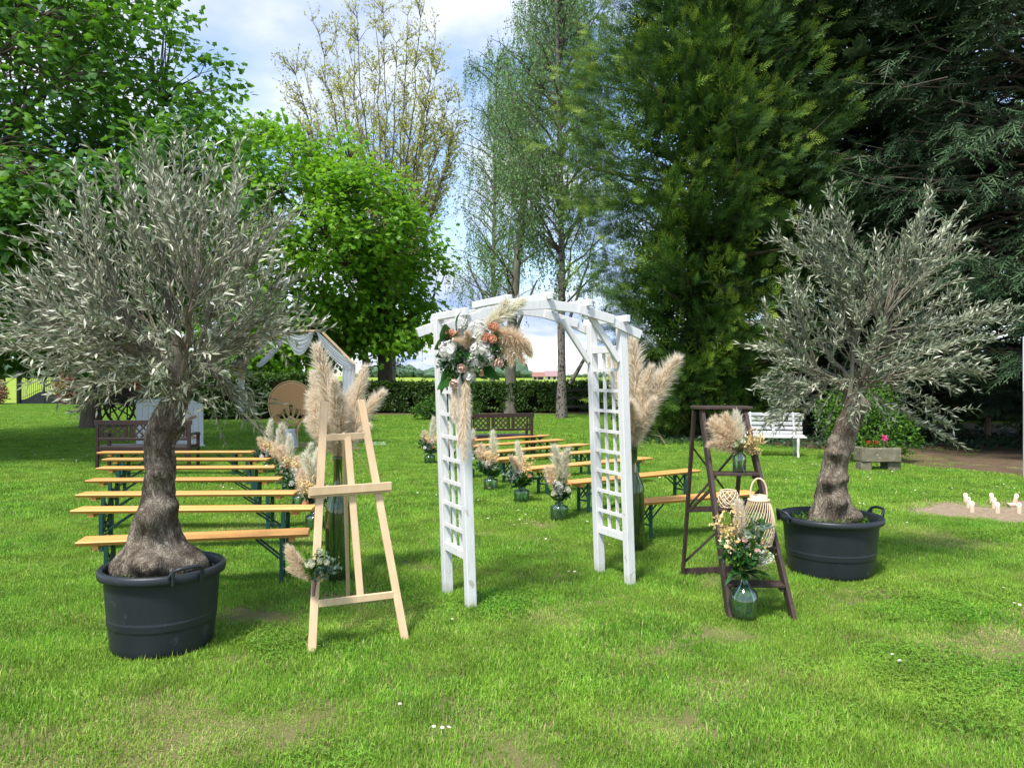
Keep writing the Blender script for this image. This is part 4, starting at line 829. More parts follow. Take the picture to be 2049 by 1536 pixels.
def olive(loc, rows, Y, burls, env, n_main, n_shoot, label, seed, lsize, depth_r=.95, dense=1.0, vm=.62, spikes=()):
    t = thing('olive_tree', loc, label, 'tree', 'potted olive trees'); top = gnarled(rows, Y, t, burls, seed)
    ang = np.array([e[0] for e in env]); rad = np.array([e[1] for e in env])
    def R(d):
        a = math.degrees(math.atan2(d[2], d[0])) % 360; r = np.interp(a, ang, rad, period=360); k = d[1] ** 2; r = r * (1 + .22 * mnoise.noise(Vector(d) * 2.6 + Vector((seed, 0, 0)))); return r * (1 - k) + min(depth_r, r + .25) * k
    br = MB(); lf = MB(); nodes = []
    for k in range(n_main):
        d = rvec(1)[0]; d[2] = abs(d[2]) * .9 + .25 if rng.random() < .8 else d[2]; d = unit(d); r = R(d) * .55
        P = curve(top + rng.normal(0, .03, 3) + [0, 0, -.04 - .1 * rng.random()], top + d * r, .08, 7, .10); tube(br, P, np.linspace(.022, .007, 7), 6, cap=False); nodes.append(P[2:])
    nodes = np.concatenate(nodes)
    jobs = [None] * n_shoot
    for px, py in spikes:
        yy = Y + rng.uniform(-.45, .35)
        for j in range(5): jobs.append(at(px, py, yy) + rng.normal(0, .07, 3) * (j > 0) - (at(px, py, yy) - top) * (.0 if j == 0 else rng.uniform(.02, .2)))
    for job in jobs:
        while True:
            d = rvec(1)[0]
            if rng.random() < min(1, R(d) ** 2 / 1.3) * (1 if d[2] > 0 else .6): break
        f = rng.uniform(.62, 1.06) if rng.random() < .82 else rng.uniform(.3, .6)
        tip = top + d * R(d) * f
        if job is not None: tip = job; d = unit(tip - top); f = 1.0
        # root the shoot on an inner branch, roughly in line
        cand = nodes[rng.integers(0, len(nodes), 26)]; want = top + (tip - top) * max(.1, 1 - .5 / max(f, .5)); s = cand[np.argmin(np.linalg.norm(cand - want, axis=1))]
        P = curve(s, tip, rng.uniform(-.05, .12), 9, .12); L = np.linalg.norm(tip - s)
        tube(br, P, np.linspace(.0055, .0018, 9), 4, cap=False)
        # side twigs
        shoots = [P[2:]]
        for j in range(rng.integers(2, 5)):
            q = P[rng.integers(3, 8)]; dd = unit(unit(tip - s) + rng.normal(0, .36, 3)); P2 = curve(q, q + dd * rng.uniform(.10, .28), .03, 5, .08); tube(br, P2, np.linspace(.0028, .0013, 5), 3, cap=False); shoots.append(P2)
        for S in shoots:
            seg = np.linalg.norm(np.diff(S, axis=0), axis=1).sum(); m = max(4, int(seg / .021 * dense)); u = np.linspace(.03, 1, m) * (len(S) - 1.001); i = u.astype(int); fr = (u - i)[:, None]
            p = S[i] * (1 - fr) + S[i + 1] * fr; tan = unit(S[i + 1] - S[i]); ref = unit(np.cross(tan, rvec(1)[0] + 1e-3)); alt = np.where(np.arange(m) % 4 < 2, 0, 1.57)[:, None]
            side = ref * np.cos(alt) + np.cross(tan, ref) * np.sin(alt); sgn = np.where(np.arange(m) % 2 == 0, 1, -1)[:, None]
            dd = unit(tan * .85 + side * sgn * .62 + rng.normal(0, .16, (m, 3)) + [0, 0, .08]); nn = unit(np.cross(dd, np.cross(tan, side * sgn) + 1e-3) + rng.normal(0, .5, (m, 3)) + [0, 0, .3])
            scatter(lf, LANCE, p, dd, nn, rng.uniform(.65, 1.15, m) * lsize, np.where(rng.random(m) < vm, rng.uniform(.05, .48, m), rng.uniform(.5, 1.0, m)))
    br.build('branches', M_PALETWIG, t); lf.build('crown', M_OLIVE, t); return t
LROWS = [(250, 412, 1168), (254, 408, 1152), (252, 402, 1112), (260, 365, 1084), (267, 356, 1055), (279, 353, 1030), (283, 352, 1012), (289, 345, 983), (294, 352, 940), (293, 347, 912), (291, 349, 883), (296, 361, 854), (310, 367, 826), (324, 376, 797), (333, 383, 769), (345, 388, 740)]
RROWS = [(1612, 1702, 1062), (1617, 1698, 1049), (1627, 1699, 1018), (1635, 1695, 989), (1637, 1686, 960), (1646, 1693, 932), (1652, 1702, 903), (1663, 1712, 875), (1672, 1721, 846), (1690, 1726, 817), (1694, 1727, 797), (1698, 1728, 780)]
bl = lambda px, py, Y, dy, r, h: (*(at(px, py, Y) + [0, dy, 0]), r, h)
olive(LP, LROWS, 4.9, [bl(362, 862, 4.9, -.04, .06, .045), bl(320, 1030, 4.9, -.12, .08, .05), bl(345, 1010, 4.9, -.05, .05, .035), bl(315, 1110, 4.9, -.18, .07, .05), bl(345, 1112, 4.9, -.2, .06, .045), bl(270, 1130, 4.9, -.1, .09, .05), bl(395, 1120, 4.9, -.08, .09, .045), bl(330, 945, 4.9, -.09, .05, .03)],
      [(0, .5), (15, .54), (30, .68), (45, .84), (60, 1.12), (75, 1.36), (90, 1.5), (105, 1.46), (118, 1.25), (132, 1.12), (145, 1.16), (160, 1.3), (172, 1.3), (185, 1.18), (196, .95), (206, .62), (222, .34), (245, .18), (270, .12), (300, .2), (320, .36), (342, .5)],
      20, 195, 'gnarled olive with a dense silvery crown in the tub by the easel', 2.0, .068, vm=.64, spikes=[(290, 265), (350, 272), (430, 290), (480, 330), (540, 380), (230, 310), (190, 400), (90, 430), (25, 500), (0, 560), (-10, 640), (10, 700), (60, 720), (150, 825), (575, 430), (585, 560), (565, 500), (640, 650), (490, 850), (400, 330), (300, 350), (250, 400), (120, 500), (60, 600)])
olive(RP, RROWS, 6.66, [bl(1690, 1030, 6.66, -.1, .08, .06), bl(1665, 1000, 6.66, -.12, .07, .05), bl(1650, 962, 6.66, -.1, .06, .05), bl(1680, 955, 6.66, -.1, .05, .04), bl(1665, 905, 6.66, -.08, .06, .04), bl(1715, 812, 6.66, -.06, .07, .05), bl(1655, 880, 6.66, -.05, .05, .035)],
      [(0, 1.15), (12, 1.05), (25, 1.5), (35, 1.1), (48, 1.2), (60, 1.62), (70, 1.78), (80, 1.15), (90, 1.12), (98, 1.35), (104, 1.72), (113, 1.5), (122, .95), (140, .95), (152, .92), (165, 1.02), (180, .85), (205, .78), (225, .55), (250, .25), (270, .22), (300, .3), (325, .92), (340, 1.0)],
      9, 62, 'gnarled olive with a sparser open crown in the tub by the stepladder', 7.0, .072, depth_r=.8, dense=1.25, vm=.82, spikes=[(1600, 410), (1655, 388), (1640, 440), (1870, 380), (1848, 430), (1932, 410), (1960, 470), (1930, 590), (2038, 615), (2025, 645), (1985, 745), (1910, 860), (1502, 690), (1520, 640), (1548, 480), (1562, 560), (1780, 500), (1722, 492), (1562, 850), (1530, 765), (1800, 560), (1680, 560), (1880, 520), (1960, 680)])

# ------------------------------------------------------------------ white arch
def arch_mat():
    m, nt, out = mk('weathered_white_paint'); b = nt.nodes.new('ShaderNodeBsdfPrincipled'); nt.links.new(b.outputs[0], out.inputs[0]); setin(b, 'Roughness', .55); setin(b, 'Specular IOR Level', .3)
    gr = ntex(nt, 7, (7, 7, .9), detail=7, rough=.7); c = ramp(nt, gr, [(.34, (.64, .64, .63)), (.5, (.71, .715, .71)), (.7, (.75, .755, .75))])
    kn = ntex(nt, 13, (1, 1, .6), detail=2, loc=(2, 9, 4)); c = mixc(nt, ramp(nt, kn, [(.69, (0, 0, 0)), (.75, (.75, .75, .75))]), c, (.40, .36, .30))
    tc = nt.nodes.new('ShaderNodeTexCoord'); sp = nt.nodes.new('ShaderNodeSeparateXYZ'); nt.links.new(tc.outputs['Object'], sp.inputs[0]); st = nt.nodes.new('ShaderNodeMath'); st.operation = 'MULTIPLY_ADD'; nt.links.new(ntex(nt, 26, (1, 1, .4)), st.inputs[0]); st.inputs[1].default_value = -.10; nt.links.new(sp.outputs['Z'], st.inputs[2])
    c = mixc(nt, ramp(nt, st.outputs[0], [(.0, (.4, .4, .4)), (.05, (0, 0, 0))]), c, (.36, .38, .24)); nt.links.new(c, b.inputs['Base Color'])
    bp = nt.nodes.new('ShaderNodeBump'); bp.inputs['Strength'].default_value = .25; bp.inputs['Distance'].default_value = .01; nt.links.new(gr, bp.inputs['Height']); nt.links.new(bp.outputs[0], b.inputs['Normal']); return m
def arch():
    M_WHITE = arch_mat()
    LF = np.array([-.300, 5.62, 0]); u = np.array([.889, .457, 0]); w = np.array([-.457, .889, 0]); W, D = 1.42, .442; lean = np.array([-.034, 0.0, 0])
    t = thing('garden_arch', LF + u * W / 2 + w * D / 2, 'white painted wooden garden arch with lattice sides', 'arch')
    Z = np.array([0, 0, 1.0])
    def pt(a, b, z): return LF + u * a + w * b + Z * z + lean * z
    for a in (0, W):
        for b in (0, D): mb = MB(); beam(mb, pt(a, b, -.02), pt(a, b, 2.15), .07, .07, u); mb.build('post', M_WHITE, t, bevel=.004)
    zc = lambda a: 2.10 + .15 * (1 - ((a - W / 2) / (W / 2)) ** 2)
    cuts = [-.14, .13, .42, .71, 1.0, 1.29, W + .14]
    for b in (-.052, D + .052):
        for k in range(6):
            a0, a1 = cuts[k], cuts[k + 1]; mb = MB(); o = .012 if k % 2 else 0; beam(mb, pt(a0 - .02, b + o, zc(a0)), pt(a1 + .02, b + o, zc(a1)), .028, .072); mb.build('beam', M_WHITE, t, bevel=.003)
    for a in (.0, .355, .71, 1.065, 1.42): mb = MB(); p = pt(a, -.10, zc(a) + .062); q = pt(a, D + .10, zc(a) + .062); beam(mb, p, q, .042, .055); mb.build('rafter', M_WHITE, t, bevel=.004)
    for b in (0.0, D):
        for a, s in ((.035, 1), (W - .035, -1)): mb = MB(); beam(mb, pt(a, b, 1.82), pt(a + s * .26, b, zc(a + s * .26) - .02), .035, .05); mb.build('brace', M_WHITE, t, bevel=.003)
    for a in (0, .355, 1.065, 1.42):
        for sz in (-.014, .014): mb = MB(); p = pt(a, -.066, zc(a) + sz); tube(mb, [p, p - w * .003], .0055, 8); mb.build('screw', M_STEEL, t)
    for a in (0.0, W):
        for z in (.38, 1.92): mb = MB(); beam(mb, pt(a, .035, z), pt(a, D - .035, z), .045, .06); mb.build('rail', M_WHITE, t, bevel=.003)
        for k in range(1, 9): z = .38 + (1.92 - .38) * k / 9; mb = MB(); beam(mb, pt(a - .012, .035, z), pt(a - .012, D - .035, z), .016, .026); mb.build('lattice_slat', M_WHITE, t)
        for k in (1, 2): b = .035 + (D - .07) * k / 3; mb = MB(); beam(mb, pt(a + .010, b, .41), pt(a + .010, b, 1.89), .024, .016, w); mb.build('lattice_slat', M_WHITE, t)
arch()

# ------------------------------------------------------------------ easel
def easel():
    BL = G(624, 1308); BR = G(811, 1282); TL = at(649, 803, 5.12); TR = at(722, 800, 5.25)
    t = thing('easel', (BL + BR) / 2, 'empty pale pine display easel with a posy tied to its leg', 'easel'); u = unit(BR - BL); fwd = np.cross(u, unit((TL + TR) / 2 - (BL + BR) / 2))
    for p, q, o in ((BL, TL, 1), (BR, TR, -1)): mb = MB(); beam(mb, p, q, .05, .022, fwd, v=.4); mb.build('leg', M_PINE, t, bevel=.003)
    L = lambda s: BL + (TL - BL) * s; R = lambda s: BR + (TR - BR) * s
    for s, nm, hh in ((.185, 'lower_rail', .045), (.845, 'upper_rail', .045)): mb = MB(); beam(mb, L(s) - fwd * 0.0 + u * .02, R(s) + fwd * 0.0 - u * .02, .02, hh, v=.55); mb.build(nm, M_PINE, t, bevel=.003)
    mb = MB(); c0 = (L(.85) * .45 + R(.85) * .55); c1 = (L(.19) * .45 + R(.19) * .55); beam(mb, c1, c0, .045, .02, fwd, v=.6); mb.build('centre_strip', M_PINE, t, bevel=.003)
    mb = MB(); a = L(.615) - u * .075 + fwd * .02; b = R(.615) + u * .085 + fwd * .02; beam(mb, a, b, .03, .05, v=.3); mb.build('ledge', M_PINE, t, bevel=.003); mb = MB(); beam(mb, a + fwd * .03 + [0, 0, .012], b + fwd * .03 + [0, 0, .012], .016, .055, v=.7); mb.build('ledge_lip', M_PINE, t, bevel=.003)
    mb = MB(); f = G(697, 1201); beam(mb, f, (L(.86) + R(.86)) / 2 - fwd * .03, .045, .022, u, v=.35); mb.build('rear_leg', M_PINE, t, bevel=.003)
    mb = MB(); h = (L(.80) + R(.80)) / 2 - fwd * .06; tube(mb, [h + u * .03, h + u * .1], .008, 8); mb.build('hinge_knob', M_PINE, t)
    return L, fwd, u
EL, EF, EU = easel()

# ------------------------------------------------------------------ flowers: shared meshes (facing +Z, unit size)
def petal_grid(w, l, cup, n=4):
    uu = np.linspace(0, 1, n)[:, None]; vv = np.linspace(-1, 1, n)[None, :]; wid = w * np.sin(np.clip(uu * 2.4 + .35, 0, 3.0)) ** .8
    x = uu * l + 0 * vv; y = vv * wid; z = cup * (uu ** 2) * l + .35 * cup * (vv ** 2) * w; return np.stack([x, y, z], -1)
def flower_mesh(name, layers, mat, curl=.35):
    mb = MB(); k = 0
    for n, r, tilt, l in layers:
        for i in range(n):
            a = i * 6.283 / n + k * .9 + rng.normal(0, .12); P = petal_grid(l * .55, l, curl); ti = math.radians(tilt) + rng.normal(0, .1); ca, sa = math.cos(ti), math.sin(ti)
            X = P[..., 0] * ca - P[..., 2] * sa; Z = P[..., 0] * sa + P[..., 2] * ca; X = X + r; Y = P[..., 1]
            Q = np.stack([X * math.cos(a) - Y * math.sin(a), X * math.sin(a) + Y * math.cos(a), Z + k * .03], -1); grid(mb, Q, v=np.clip(np.linspace(.2, 1, Q.shape[0])[:, None] + 0 * Q[..., 0] + rng.normal(0, .1), 0, 1).ravel())
        k += 1
    return mb.mesh(name, mat, smooth=True)
ROSEL = [(5, .12, 35, .95), (5, .10, 55, .9), (4, .07, 70, .85), (3, .03, 82, .8), (2, .0, 90, .72)]
PEOL = [(7, .12, 12, 1.0), (7, .12, 32, 1.0), (7, .1, 50, .95), (6, .08, 65, .9), (5, .05, 76, .85), (4, .02, 86, .78)]
ME = {'rose_w': flower_mesh('rose_white', ROSEL, M_PETW, .5), 'rose_c': flower_mesh('rose_cream', ROSEL, M_PETC, .5), 'rose_p': flower_mesh('rose_peach', ROSEL, M_PETP, .5), 'rose_b': flower_mesh('rose_blush', ROSEL, M_PETB, .55), 'peony': None}
def peony_mesh():
    mb = MB(); n = 46
    for i in range(n):
        zz = 1 - 1.45 * (i + .5) / n; a = i * 2.39996; r = math.sqrt(max(0, 1 - zz * zz)); nrm_ = np.array([r * math.cos(a), r * math.sin(a), zz]); q = nrm_ * rng.uniform(.62, .86) * np.array([1, 1, .8]); P = petal_grid(.36, .62, .3, 4); P = P - [.31, 0, 0]; tl = unit(nrm_ + rng.normal(0, .28, 3)); up_ = unit(np.array([0, 0, 1.0]) - zz * nrm_ + rng.normal(0, .3, 3)); y_ = unit(np.cross(tl, up_)); x_ = np.cross(y_, tl)
        g = q + P[..., 0:1] * x_ + P[..., 1:2] * y_ + P[..., 2:3] * tl; grid(mb, g + [0, 0, .25], v=np.clip(.55 + .4 * np.linspace(0, 1, 4)[:, None] + 0 * g[..., 0] + rng.normal(0, .1), 0, 1).ravel())
    lathe(mb, [(0, -.35), (.5, -.2), (.66, .15), (.55, .55), (.25, .8), (0, .85)], 14, v=.5); return mb.mesh('peony', M_PETW, smooth=True)
ME['peony'] = peony_mesh()
def plume_mesh(name, mat, n=900, rad=.16, sl=.2, w=.0036, gap=.0, hook=.3, axis_bend=.12, base=.0):
    """feathery seed head, 1 m long along +Z"""
    mb = MB(); t = base + (1 - base) * rng.random(n) ** .9; a = rng.random(n) * 6.283; h = np.stack([np.cos(a), np.sin(a), np.zeros(n)], 1)
    ax = np.stack([axis_bend * t ** 2, np.zeros(n), t], 1); prof = np.sin(np.clip(.25 + t * 2.65, 0, 3.1)) ** .8
    s0 = ax + h * .012; L = sl * rng.uniform(.7, 1.25, n) * (.45 + .55 * prof); out = np.clip(rng.normal(.55, .14, n), .2, 1.0) * rad / .16 * (1 - .72 * t ** 2.2)
    d1 = unit(h * out[:, None] + np.array([0, 0, 1.0])); p1 = s0 + d1 * L[:, None] * .55; d2 = unit(h * (out * (1 + hook * 2))[:, None] + np.array([0, 0, .75]) + rng.normal(0, .25, (n, 3)) + [axis_bend * 1.5, 0, 0]); p2 = p1 + d2 * L[:, None] * .5
    sd = unit(np.cross(d1, rvec(n))) * (w * rng.uniform(.6, 1.4, n))[:, None]
    V = np.stack([s0 - sd, s0 + sd, p1 + sd * .9, p1 - sd * .9, p2], 1); k = np.arange(n)[:, None] * 5; b = rng.normal(0, .12, n)
    A = np.clip(np.stack([.15 + b, .15 + b, .55 + b, .55 + b, .95 + b], 1), 0, 1); mb.add(V.reshape(-1, 3), k + np.array([[0, 1, 2, 3]]), A.ravel()); mb.T.append(k + np.array([[3, 2, 4]])); mb.tm.append(np.zeros(n, int))
    z = np.linspace(-.25, .95, 8); tube(mb, np.stack([axis_bend * np.maximum(z, 0) ** 2, 0 * z, z], 1), np.linspace(.006, .003, 8), 4, v=.2)
    return mb.mesh(name, mat)
PL = [plume_mesh('pampas_a', M_PLUME, 1500, .19, .24, .005, axis_bend=.10), plume_mesh('pampas_b', M_PLUME, 1500, .23, .26, .005, axis_bend=.22, hook=.45), plume_mesh('pampas_c', M_PLUME, 1400, .16, .22, .005, axis_bend=.05)]
PR = [plume_mesh('reed_a', M_REED, 1000, .34, .40, .0075, axis_bend=.55, hook=.7), plume_mesh('reed_b', M_REED, 1000, .30, .38, .007, axis_bend=.35, hook=.7)]
PI = [plume_mesh('ivory_a', M_IVORY, 800, .15, .30, .0065, axis_bend=.08, hook=.15), plume_mesh('ivory_b', M_IVORY, 800, .18, .32, .0065, axis_bend=.2, hook=.2)]
def bigleaf_mesh(name, w=.28, fold=.12, curl=.35):
    uu = np.linspace(0, 1, 9)[:, None]; vv = np.linspace(-1, 1, 5)[None, :]; wid = w * np.sin(np.pi * uu ** .8) ** .85 + .004
    P = np.stack([vv * wid, -curl * uu ** 2 + fold * np.abs(vv) * wid * 2, uu * (1 - .15 * curl) + 0 * vv], -1); mb = MB(); grid(mb, P, v=np.clip(.35 + .4 * np.abs(vv) + 0 * uu, 0, 1).ravel()); tube(mb, [(0, 0, -.18), (0, 0, 0), (0, -curl * .25 + .004, .5)], [.012, .01, .005], 4, v=.9); return mb.mesh(name, M_DLEAF, smooth=True)
BL_ = [bigleaf_mesh('leaf_broad', .27), bigleaf_mesh('leaf_narrow', .15, curl=.5), bigleaf_mesh('leaf_flat', .24, .06, .15)]
def sprig_mesh(name, mat, n=150, T=DIAM, ls=.09, wid=.28, up=.6, stem=M_GSTEM):
    """spray of small blossoms or leaves on thin stems, 1 m along +Z"""
    mb = MB(); m = 14
    for k in range(m):
        a = rng.random() * 6.283; s = np.array([0, 0, rng.uniform(0, .35)]); r = wid * math.sqrt(rng.random()); e = np.array([math.cos(a) * r, math.sin(a) * r, rng.uniform(.55, 1.0)]); P = curve(s, e, 0, 5, .05); tube(mb, P, .005, 3, m=1, cap=False)
        q = n // m; i = rng.integers(1, 5, q); p = P[i] + rng.normal(0, .045, (q, 3)); d = rvec(q) + [0, 0, up]; scatter(mb, T, p, d, rvec(q), ls * rng.uniform(.6, 1.3, q), rng.random(q))
    return mb.mesh(name, [mat, stem])
SG = {'yellow': sprig_mesh('amber_sprig', M_YEL, 260, ls=.1, stem=M_STRAW), 'white': sprig_mesh('white_filler', M_PETW, 300, ls=.075), 'euca': sprig_mesh('eucalyptus', M_EUCA, 180, T=OVATE, ls=.17, wid=.35), 'green': sprig_mesh('greenery', M_DLEAF, 220, T=OVATE, ls=.2, wid=.35), 'peach': sprig_mesh('peach_sprig', M_PETP, 200, ls=.1, wid=.18), 'pale': sprig_mesh('pale_greenery', M_SHRUB, 200, T=OVATE, ls=.13)}

def bouquet(loc, label, cat, items, stems=None, group=None, name='bouquet', stemmat=None):
    """items: (part name, mesh, world position, direction, size, roll)"""
    t = thing(name, loc, label, cat, group); l0 = np.asarray(loc, float)
    for nm, me_, p, d, s, ro in items: inst(me_, nm, t, np.asarray(p, float) - l0, d, s=s, roll=ro)
    if stems:
        mb = MB()
        for P, r in stems: tube(mb, P, r, 5)
        mb.build('stems', stemmat or M_GSTEM, t)
    return t
rn = lambda a, b: float(rng.uniform(a, b))
def aisle_bouquet(c, mouth, label, kind, H=.66):
    """c: base of the jar; mouth: height of jar neck"""
    m = c + np.array([0, 0, mouth]); it = []; st = []
    def put(nm, me_, dx, dy, dz, d, s, ro=None): it.append((nm, me_, m + np.array([dx, dy, dz]), d, s, rn(0, 6) if ro is None else ro))
    iv = 2 if kind in (1, 4) else 1
    for k in range(iv): put('ivory_plume', PI[k % 2], rn(-.02, .05), 0, .16, (rn(-.15, .25), rn(-.1, .1), 1), rn(.40, .50) * H / .66)
    for k in range(1 if kind % 2 == 0 else 2): put('reed_plume', PR[k % 2], rn(-.06, .0), rn(-.05, .02), .16, (rn(-.6, .1), rn(-.35, .2), 1), rn(.23, .30), math.pi + rn(-.5, .5))
    for k in range(2): put('amber_sprig', SG['yellow'], rn(-.04, .07), rn(-.05, .03), .12, (rn(-.5, .6), rn(-.4, .2), 1), rn(.22, .32))
    for k in range(2): put('white_sprig', SG['white'], rn(-.05, .05), rn(-.08, 0), .08, (rn(-.6, .6), rn(-.7, 0), 1), rn(.18, .26))
    for k in range(4): put('greenery', SG[('green', 'euca', 'green', 'pale')[k]], rn(-.03, .03), rn(-.05, .03), .02, (rn(-.9, .9), rn(-.8, .3), .9), rn(.20, .30))
    for k in range(3 if kind == 3 else 2): put('broad_leaf', BL_[k % 3], 0, -.02, .03, ((-1) ** k * rn(.7, 1.3), rn(-.6, .1), rn(.2, .8)), rn(.17, .26))
    for k, f in enumerate((('rose_w', 'rose_p', 'rose_b'), ('rose_p', 'rose_w', 'rose_c'), ('rose_w', 'rose_w', 'rose_p'), ('rose_b', 'rose_w', 'rose_p'), ('rose_c', 'rose_c', 'rose_w'))[kind % 5]):
        put('rose', ME[f], (-.08, .08, .0)[k] + rn(-.02, .02), -.09 + rn(-.02, .02), (.12, .15, .22)[k] + rn(-.02, .03), ((-.4, .4, 0)[k], -1, .5), rn(.046, .058))
    for k in range(9): st.append(([c + np.array([rn(-.05, .05), rn(-.05, .05), .015]), m + np.array([rn(-.015, .015), rn(-.015, .015), -.03]), m + np.array([rn(-.05, .05), rn(-.05, .03), .2])], .0032))
    return bouquet(m, label, 'bouquet', it, st, 'aisle bouquets')
JARP = [(.0, .008), (.098, .004), (.105, .012), (.106, .15), (.100, .172), (.07, .182), (.052, .186), (.048, .196), (.05, .214), (.046, .214), (.043, .196), (.048, .182), (.097, .168), (.1015, .15), (.1005, .02), (.09, .012), (.0, .014)]
jar_me = {}
for nm_, mt_ in (('g', M_JGLASS), ('t', M_TGLASS)):
    mb = MB(); lathe(mb, JARP, 32); jar_me[nm_] = mb.mesh('glass_jar', mt_, smooth=True)
ordw = ['nearest the arch', 'second from the arch', 'third from the arch', 'fourth from the arch', 'fifth from the arch', 'farthest from the arch']
right_v = [(1119, 1045, 'g', 4), (1044, 1010, 'g', 0), (982, 985, 't', 3), (937, 963, 'g', 1), (897, 945, 't', 2), (860, 933, 'g', 0)]
for i, (px, py, k, kd) in enumerate(right_v):
    c = G(px, py - 4); o = bpy.data.objects.new('glass_jar', jar_me[k]); COL.objects.link(o); o.location = tuple(c)
    tag(o, ('green' if k == 'g' else 'pale teal') + ' glass jar beside the right bench rows, ' + ordw[i], 'jar', 'glass jars along the aisle')
    aisle_bouquet(c, .20, 'dried and fresh posy in a jar by the right bench rows, ' + ordw[i], kd, .66)
left_v = [(630, 1066, 'g', 1), (601, 1022, 't', 2), (579, 995, 'g', 3), (563, 974, 't', 1), (537, 952, 'g', 0)]
ordl = ['nearest the easel', 'second from the easel', 'third from the easel', 'fourth from the easel', 'farthest from the easel']
for i, (px, py, k, kd) in enumerate(left_v):
    c = G(px, py - 4); o = bpy.data.objects.new('glass_jar', jar_me[k]); COL.objects.link(o); o.location = tuple(c)
    tag(o, ('green' if k == 'g' else 'pale teal') + ' glass jar beside the left bench rows, ' + ordl[i], 'jar', 'glass jars along the aisle')
    aisle_bouquet(c, .20, 'dried and fresh posy in a jar by the left bench rows, ' + ordl[i], kd, .72)

# ------------------------------------------------------------------ tall bottles with pampas
BOTP = [(.0, .006), (.09, .002), (.102, .02), (.104, .10), (.103, .56), (.099, .62), (.08, .68), (.058, .73), (.042, .78), (.036, .84), (.036, 1.0), (.041, 1.005), (.041, 1.03), (.036, 1.035), (.032, 1.03), (.032, .84), (.038, .78), (.054, .73), (.076, .68), (.095, .62), (.099, .56), (.099, .10), (.094, .03), (.0, .02)]
def bottle(px, py, label, blabel, tips, loose):
    c = G(px, py - 6); mb = MB(); lathe(mb, BOTP, 36, c); o = mb.build('tall_bottle', M_BGLASS, smooth=True, org=c); tag(o, label, 'bottle', 'tall green glass bottles')
    it = []; st = []; m = c + np.array([0, 0, 1.03])
    for k, (tx, ty, dy, s) in enumerate(tips):
        tip = at(tx, ty, c[1] + dy); d = unit(tip - m - np.array([0, 0, .02])); L = s; b = tip - d * L; it.append(('pampas_plume', PL[k % 3], b, d, L, rn(0, 6.28)))
        st.append(([c + [rn(-.06, .06), rn(-.06, .06), .03], c + [rn(-.06, .06), rn(-.06, .06), .5], m + [rn(-.02, .02), rn(-.02, .02), -.1], b, b + d * .1], .0042))
    for k in range(14): st.append(([c + [rn(-.08, .08), rn(-.08, .08), .03], c + [rn(-.08, .08), rn(-.08, .08), .45], m + [rn(-.02, .02), rn(-.02, .02), -.05], m + [rn(-.05, .05), rn(-.05, .05), .25]], .0042))
    for k in range(loose):
        a = rn(-2.6, .4); e = m + np.array([math.cos(a) * rn(.1, .3), rn(-.15, .1), rn(-.1, .2)]); st.append(([m + [0, 0, -.02], m + [math.cos(a) * .06, -.02, .12], e, e + [math.cos(a) * .08, 0, -.12]], .0022))
    bouquet(m, blabel, 'pampas grass', it, st, 'pampas bundles in tall bottles', name='pampas_bundle', stemmat=M_STRAW)
    return c
bottle(676, 1168, 'tall dark green glass bottle standing behind the easel', 'big fluffy beige pampas bundle rising behind the easel',
       [(645, 702, -.05, .66), (610, 800, .0, .5), (732, 745, .05, .56), (752, 785, -.05, .5), (700, 765, .1, .52), (622, 755, .1, .5), (668, 765, -.15, .52), (690, 810, -.18, .46), (640, 835, -.15, .42), (728, 850, -.1, .38), (612, 850, -.05, .36)], 8)
RB = bottle(1268, 1108, 'tall green glass bottle with corks inside behind the right arch post', 'fluffy beige pampas bundle behind the right arch post',
       [(1276, 690, .0, .75), (1336, 720, -.03, .66), (1262, 720, .08, .66), (1318, 790, -.1, .5), (1246, 740, .05, .6), (1296, 740, -.12, .6), (1300, 800, -.14, .5), (1270, 800, -.18, .48), (1310, 750, .1, .6), (1232, 720, .1, .62), (1285, 830, -.1, .42)], 9)
mb = MB()
for k in range(60):
    a = rng.random() * 6.283; r = .088 * math.sqrt(rng.random()); p = RB + np.array([r * math.cos(a), r * math.sin(a), .02 + .2 * rng.random()]); d = rvec(1)[0]; tube(mb, [p - d * .02, p + d * .02], .011, 6)
tag(mb.build('corks', M_CORK, org=RB), 'heap of bottle corks in the bottom of the right tall bottle', 'corks', None, 'stuff')

